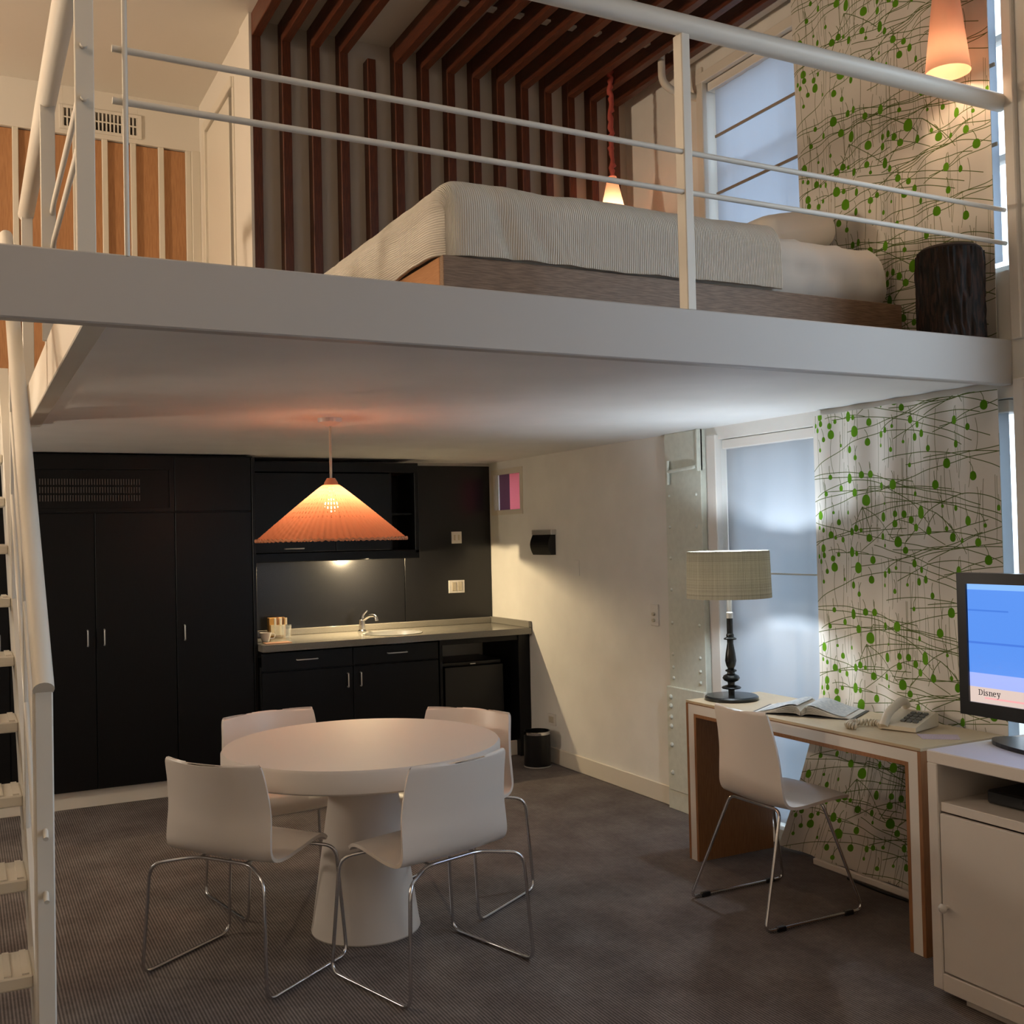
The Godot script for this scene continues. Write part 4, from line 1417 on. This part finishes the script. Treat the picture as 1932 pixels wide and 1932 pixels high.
# ==================================================================== bed and stump
func bedroom() -> void:
	var x0 := 1.375
	var x1 := 3.40
	var d0 := 3.10
	var d1 := 4.62
	var nz := FastNoiseLite.new()
	nz.seed = 4
	nz.frequency = 2.0
	var t := thing("platform_bed", "low wooden platform bed on the mezzanine", "bed", V(2.4, MF, 3.85))
	part_box("side_board", M.bed_wood, t, [x0, x1, MF, 2.402, d0, d0 + 0.03], 0.002)
	part_box("side_board", M.bed_wood, t, [x0, x1, MF, 2.402, d1 - 0.03, d1], 0.002)
	part_box("foot_board", M.bed_foot, t, [x0 - 0.001, x0 + 0.03, MF, 2.402, d0 + 0.03, d1 - 0.03], 0.002)
	part_box("slat_base", M.bed_wood, t, [x0 + 0.03, x1, MF + 0.1, 2.36, d0 + 0.03, d1 - 0.03], 0.002)
	var st := mb()
	rbox(st, V((x0 + x1) / 2 + 0.01, 2.50, (d0 + d1) / 2), Vector3((x1 - x0) / 2 - 0.03, 0.135, (d1 - d0) / 2 - 0.014), 0.10, 60, func(p: Vector3, n: Vector3) -> float:
		var f := 0.0
		if n.z > 0.5:
			f = 0.010 * sin(p.x * 34.0 + p.y * 22.0 + 2.0 * nz.get_noise_2d(p.x, p.y)) * clampf((p.x - 0.3) * 3.0, 0.0, 1.0)
		return 0.012 * nz.get_noise_3d(p.x, p.y * 1.5, p.z) + f)
	obj("mattress", st, M.sheet, t)
	st = mb()
	var top := 2.668
	var rr := 0.11
	var hem := top - 2.408
	# one direction of the drape: arc length -> [offset from the edge, drop]
	var fold := func(a: float) -> Vector2:
		var q := rr * PI / 2
		if a <= 0.0:
			return Vector2(-a, 0.0)
		if a < q:
			return Vector2(-rr * sin(a / rr), rr * (1.0 - cos(a / rr))) + Vector2(0.0, 0.0)
		return Vector2(-rr, rr + (a - q))
	var side := rr * PI / 2 + hem - rr
	var lx := 1.40 - rr
	var wd := (d1 - d0 + 0.012) / 2.0 - rr
	sheet(st, func(u: float, v: float) -> Vector3:
		var a := lx - u * (lx + side)                # from the open end towards the foot
		var f: Vector2 = fold.call(-a)
		var x := 1.366 + rr + (a if a > 0.0 else f.x)
		var b := lerpf(-(wd + side), wd + side, v)
		var g: Vector2 = fold.call(absf(b) - wd)
		var d: float = (d0 + d1) / 2.0 + (b if absf(b) < wd else signf(b) * (wd - g.x))
		if a < 0.0 and absf(b) > wd:      # round the corner in plan
			var off := Vector2(f.x, g.x)
			if off.length() > rr:
				off = off.normalized() * rr
			x = 1.366 + rr + off.x
			d = (d0 + d1) / 2.0 + signf(b) * (wd - off.y)
		var drop := sqrt(f.y * f.y + g.y * g.y) if maxf(f.y, g.y) < rr else maxf(f.y, g.y)
		drop = minf(drop, hem)
		var puff := 0.012 * nz.get_noise_3d(x * 1.3, d * 1.3, drop * 2.0)
		var crease := 0.0
		if b < -wd and a < 0.35:
			crease = 0.016 * exp(-pow((a - 0.06 - 0.35 * g.y) / 0.03, 2.0)) + 0.010 * exp(-pow((a - 0.16 - 0.5 * g.y) / 0.03, 2.0))
		return V(x, top - drop + puff, d + (crease - 0.4 * puff) * clampf(g.y * 8.0, 0.0, 1.0)), 120, 90, 0.012, Vector2(1, 1))
	label_set(obj("ribbed_blanket", st, M.knit), "cream ribbed blanket drawn over the loft bed", "blanket")
	for q in [[3.62, 0.0], [4.20, 0.06]]:
		st = mb()
		rbox(st, Vector3.ZERO, Vector3(0.20, 0.075, 0.26), 0.07, 16, func(p: Vector3, n: Vector3) -> float:
			var edge := maxf(absf(p.x) / 0.2, absf(p.z) / 0.26)
			return 0.035 * (1.0 - edge) * absf(n.y) + 0.01 * nz.get_noise_3d(p.x * 2.0 + q[0], p.y, p.z * 2.0))
		var p := obj("pillow", st, M.sheet)
		p.position = V(3.15, 2.755, q[0])
		p.rotation.z = 0.22
		label_set(p, ["white pillow on the loft bed beside the railing", "white pillow on the loft bed towards the slat wall"][0 if q[0] < 4.0 else 1], "pillow", "pillows on the loft bed")
	# stump used as a bedside table
	var sx := 3.318
	var sd := 2.792
	var tr := thing("tree_stump", "dark tree stump with rough bark used as bedside table", "stump", V(sx, MF, sd))
	st = mb()
	var bump := func(r: float, y: float, an: float) -> float:
		var v := nz.get_noise_3d(cos(an) * 3.4, y * 1.3, sin(an) * 3.4)
		var w := nz.get_noise_3d(cos(an) * 3.2, y * 0.9, sin(an) * 3.2)
		return r * (1.06 + 0.06 * v - 0.42 * absf(w) + (0.03 if y < MF + 0.05 else 0.0))
	var prof := []
	for k in 13:
		prof.append([0.117, MF + 0.002 + 0.34 * k / 12.0])
	lathe(st, V(sx, 0, sd), prof, 110, bump)
	obj("bark", st, M.bark, tr)
	st = mb()
	lathe(st, V(sx, 0, sd), [[0.0, MF], [0.112, MF], [0.112, 2.535], [0.10, 2.545], [0.0, 2.545]], 40, func(r: float, y: float, an: float) -> float: return r * (1.0 + 0.02 * nz.get_noise_2d(cos(an) * 3.0, sin(an) * 3.0)))
	obj("heartwood", st, M.cut_wood, tr)

# ==================================================================== lamps
func omni(at: Vector3, c: Color, e: float, size := 0.03) -> void:
	var l := OmniLight3D.new()
	l.name = "lamp_light"
	l.position = at
	l.light_color = c
	l.light_energy = e
	l.light_size = size
	l.omni_range = 14.0
	l.omni_attenuation = 2.0
	l.shadow_enabled = true
	add_child(l, true)

func area(at: Vector3, dir: Vector3, size: Vector2, c: Color, e: float) -> void:
	var l := AreaLight3D.new()
	l.name = "area_light"
	l.area_size = size
	l.light_color = c
	l.light_energy = e
	l.area_range = 14.0
	l.shadow_enabled = true
	l.transform = Transform3D(Basis.looking_at(dir, Vector3.UP if absf(dir.y) < 0.9 else Vector3.RIGHT), at)
	add_child(l, true)

func ball(st: SurfaceTool, c: Vector3, r: float, n := 14) -> void:
	var prof := []
	for k in n + 1:
		var a := PI * k / n - PI / 2
		prof.append([maxf(r * cos(a), 0.0) if k > 0 and k < n else 0.0, r * sin(a)])
	lathe(st, c, prof, 20)

func lamps() -> void:
	# woven pendant over the table
	var c := V(1.462, 0, 4.568)
	var t := thing("woven_pendant", "conical orange woven pendant lamp over the dining table", "lamp", c + Vector3(0, 1.5, 0))
	var st := mb()
	lathe(st, c, [[0.0, 2.005], [0.02, 2.005], [0.052, 2.022], [0.055, MU + 0.02], [0.0, MU + 0.02]], 32)
	obj("ceiling_rose", st, M.white, t)
	st = mb()
	rod(st, c + Vector3(0, 1.74, 0), c + Vector3(0, 2.01, 0), 0.006, 8)
	obj("cord", st, M.beige_plastic, t)
	st = mb()
	lathe(st, c, [[0.0, 1.775], [0.018, 1.775], [0.03, 1.755], [0.034, 1.735], [0.0, 1.735]], 24)
	obj("cap", st, M.rattan_rim, t)
	# woven cone: pleated spokes with weave steps
	st = mb()
	gid += 1
	st.set_smooth_group(gid)
	var n := 288
	var rows := 26
	var cone_pt := func(i: int, k: int, inner: float) -> Vector3:
		var v := float(k) / rows
		var an := TAU * i / n
		var r := lerpf(0.036, 0.328, v)
		var y := lerpf(1.745, 1.502, pow(v, 1.04))
		var pleat := 0.0035 * cos(an * 72.0) * (0.25 + 0.75 * v) + 0.0016 * (1.0 if (k + (i / 4)) % 2 == 0 else -1.0) * v
		return c + Vector3(cos(an) * r, y + pleat - inner, sin(an) * r)
	for i in n:
		for k in rows:
			if i % 4 == 2 and k % 2 == 1 and k < 16:
				continue   # openings of the weave
			face(st, [cone_pt.call(i, k, 0.0), cone_pt.call(i, k + 1, 0.0), cone_pt.call((i + 1) % n, k + 1, 0.0), cone_pt.call((i + 1) % n, k, 0.0)], Vector3(0, 1, 0))
	obj("shade", st, M.rattan, t)
	st = mb()
	var rim := []
	for i in 144:
		var an := TAU * i / 144
		rim.append(c + Vector3(cos(an) * 0.329, 1.503 + 0.0035 * (1.0 if i % 2 else -1.0), sin(an) * 0.329))
	tube(st, rim, 0.0055, 6, true)
	obj("rim", st, M.rattan_rim, t)
	st = mb()
	rod(st, c + Vector3(0, 1.69, 0), c + Vector3(0, 1.735, 0), 0.014, 12)
	obj("socket", st, M.white, t)
	st = mb()
	ball(st, c + Vector3(0, 1.655, 0), 0.03)
	obj("bulb", st, glow(Color(1.0, 0.82, 0.58), 14.0), t)
	omni(c + Vector3(0, 1.655, 0), Color(1.0, 0.84, 0.70), 0.125, 0.02)

	# table lamp
	var o := V(3.15, 0, 3.935)
	t = thing("table_lamp", "turned black table lamp with a grey linen drum shade", "lamp", o + Vector3(0, 0.727, 0))
	st = mb()
	lathe(st, o, [[0.0, 0.727], [0.118, 0.727], [0.122, 0.731], [0.122, 0.741], [0.115, 0.747], [0.02, 0.75], [0.0, 0.75]], 48)
	obj("base", st, M.dark_lamp, t)
	st = mb()
	lathe(st, o, [[0.0, 0.745], [0.014, 0.75], [0.015, 0.772], [0.042, 0.778], [0.045, 0.782], [0.040, 0.787], [0.016, 0.795], [0.017, 0.807], [0.034, 0.815], [0.040, 0.826], [0.034, 0.837], [0.018, 0.845], [0.017, 0.853], [0.026, 0.857], [0.026, 0.862], [0.014, 0.868], [0.022, 0.885], [0.026, 0.905], [0.022, 0.94], [0.014, 0.985], [0.015, 1.0], [0.029, 1.003], [0.029, 1.008], [0.017, 1.014], [0.018, 1.022], [0.016, 1.028], [0.014, 1.03], [0.014, 1.105], [0.0, 1.105]], 28)
	obj("stem", st, M.dark_lamp, t)
	st = mb()
	lathe(st, o, [[0.0, 1.10], [0.016, 1.10], [0.016, 1.125], [0.012, 1.13], [0.012, 1.27], [0.0, 1.27]], 20)
	obj("lamp_holder", st, M.brushed, t)
	st = mb()
	lathe(st, o, [[0.194, 1.195], [0.188, 1.41], [0.1865, 1.41], [0.1925, 1.195]], 64)
	obj("shade", st, M.linen, t)
	st = mb()
	for k in 3:
		var an := TAU * k / 3.0
		rod(st, o + Vector3(0.012 * cos(an), 1.20, 0.012 * sin(an)), o + Vector3(0.190 * cos(an), 1.215, 0.190 * sin(an)), 0.002, 6)
	obj("spider", st, M.brushed, t)
	st = mb()
	ball(st, o + Vector3(0, 1.315, 0), 0.032)
	obj("bulb", st, glow(Color(0.86, 0.94, 1.0), 10.0), t)
	omni(o + Vector3(0, 1.315, 0), Color(0.90, 0.95, 1.0), 0.30, 0.032)

	# bedside cone pendants
	pendant("cone_pendant", "tall copper cone pendant lamp hanging over the tree stump", V(3.335, 0, 2.785), 3.215, 3.70, 0.082, 0.026, 0.07)
	pendant("cone_pendant", "small glowing cone pendant on a knotted red cord", V(3.17, 0, 4.86), 3.19, 3.44, 0.082, 0.024, 0.30)

	# round hall lamp over the stairs, out of the picture
	var h := V(-2.9, 0, 4.6)
	t = thing("globe_lamp", "round white globe lamp over the staircase", "lamp", h + Vector3(0, 2.80, 0))
	st = mb()
	ball(st, h + Vector3(0, 2.80, 0), 0.11)
	obj("globe", st, glow(Color(1.0, 0.86, 0.71), 4.0), t)
	st = mb()
	rod(st, h + Vector3(0, 2.90, 0), h + Vector3(0, HC, 0), 0.008, 8)
	obj("cord", st, M.white, t)
	omni(h + Vector3(0, 2.80, 0), Color(1.0, 0.90, 0.78), 5.8, 0.14)

	# a second globe in the tall part of the room, behind the camera
	h = V(-0.6, 0, 1.6)
	t = thing("globe_lamp", "round white globe lamp in the tall front of the room", "lamp", h + Vector3(0, 3.6, 0))
	st = mb()
	ball(st, h + Vector3(0, 3.6, 0), 0.11)
	obj("globe", st, glow(Color(1.0, 0.86, 0.71), 4.0), t)
	st = mb()
	rod(st, h + Vector3(0, 3.7, 0), h + Vector3(0, HC, 0), 0.008, 8)
	obj("cord", st, M.white, t)
	omni(h + Vector3(0, 3.6, 0), Color(1.0, 0.90, 0.79), 0.2, 0.11)

	# floor lamp under the mezzanine, beyond the stairs
	h = V(-1.55, 0, 5.6)
	t = thing("floor_lamp", "white globe floor lamp beside the black wardrobe behind the stairs", "lamp", h)
	st = mb()
	ball(st, h + Vector3(0, 1.5, 0), 0.10)
	obj("globe", st, glow(Color(1.0, 0.93, 0.84), 4.0), t)
	st = mb()
	rod(st, h + Vector3(0, 0.015, 0), h + Vector3(0, 1.42, 0), 0.012, 12)
	obj("pole", st, M.brushed, t)
	st = mb()
	lathe(st, h, [[0.0, 0.0], [0.14, 0.0], [0.14, 0.014], [0.0, 0.018]], 32)
	obj("base", st, M.brushed, t)
	omni(h + Vector3(0, 1.5, 0), Color(1.0, 0.93, 0.84), 1.25, 0.10)

func pendant(called: String, label: String, c: Vector3, y0: float, y1: float, r0: float, r1: float, e: float) -> void:
	var t := thing(called, label, "lamp", c + Vector3(0, y0, 0), "cone pendants beside the bed")
	var st := mb()
	lathe(st, c, [[r0, y0], [r1, y1], [0.0, y1 + 0.004]], 40)
	obj("shade", st, M.cone, t)
	st = mb()
	var y := y1
	var pts := []
	var rad := []
	var rng := RandomNumberGenerator.new()
	rng.seed = 9
	while y < HC - 0.005:
		pts.append(c + Vector3(rng.randf_range(-0.007, 0.007), y, rng.randf_range(-0.007, 0.007)))
		rad.append(rng.randf_range(0.010, 0.019))
		y += 0.016
	pts.append(c + Vector3(0, HC - 0.002, 0))
	rad.append(0.014)
	tube(st, pts, rad, 8)
	obj("cord", st, M.cord_red, t)
	st = mb()
	ball(st, c + Vector3(0, y0 + 0.07, 0), 0.03)
	obj("bulb", st, glow(Color(1.0, 0.88, 0.70), 8.0), t)
	omni(c + Vector3(0, y0 + 0.07, 0), Color(1.0, 0.86, 0.70), e, 0.03)
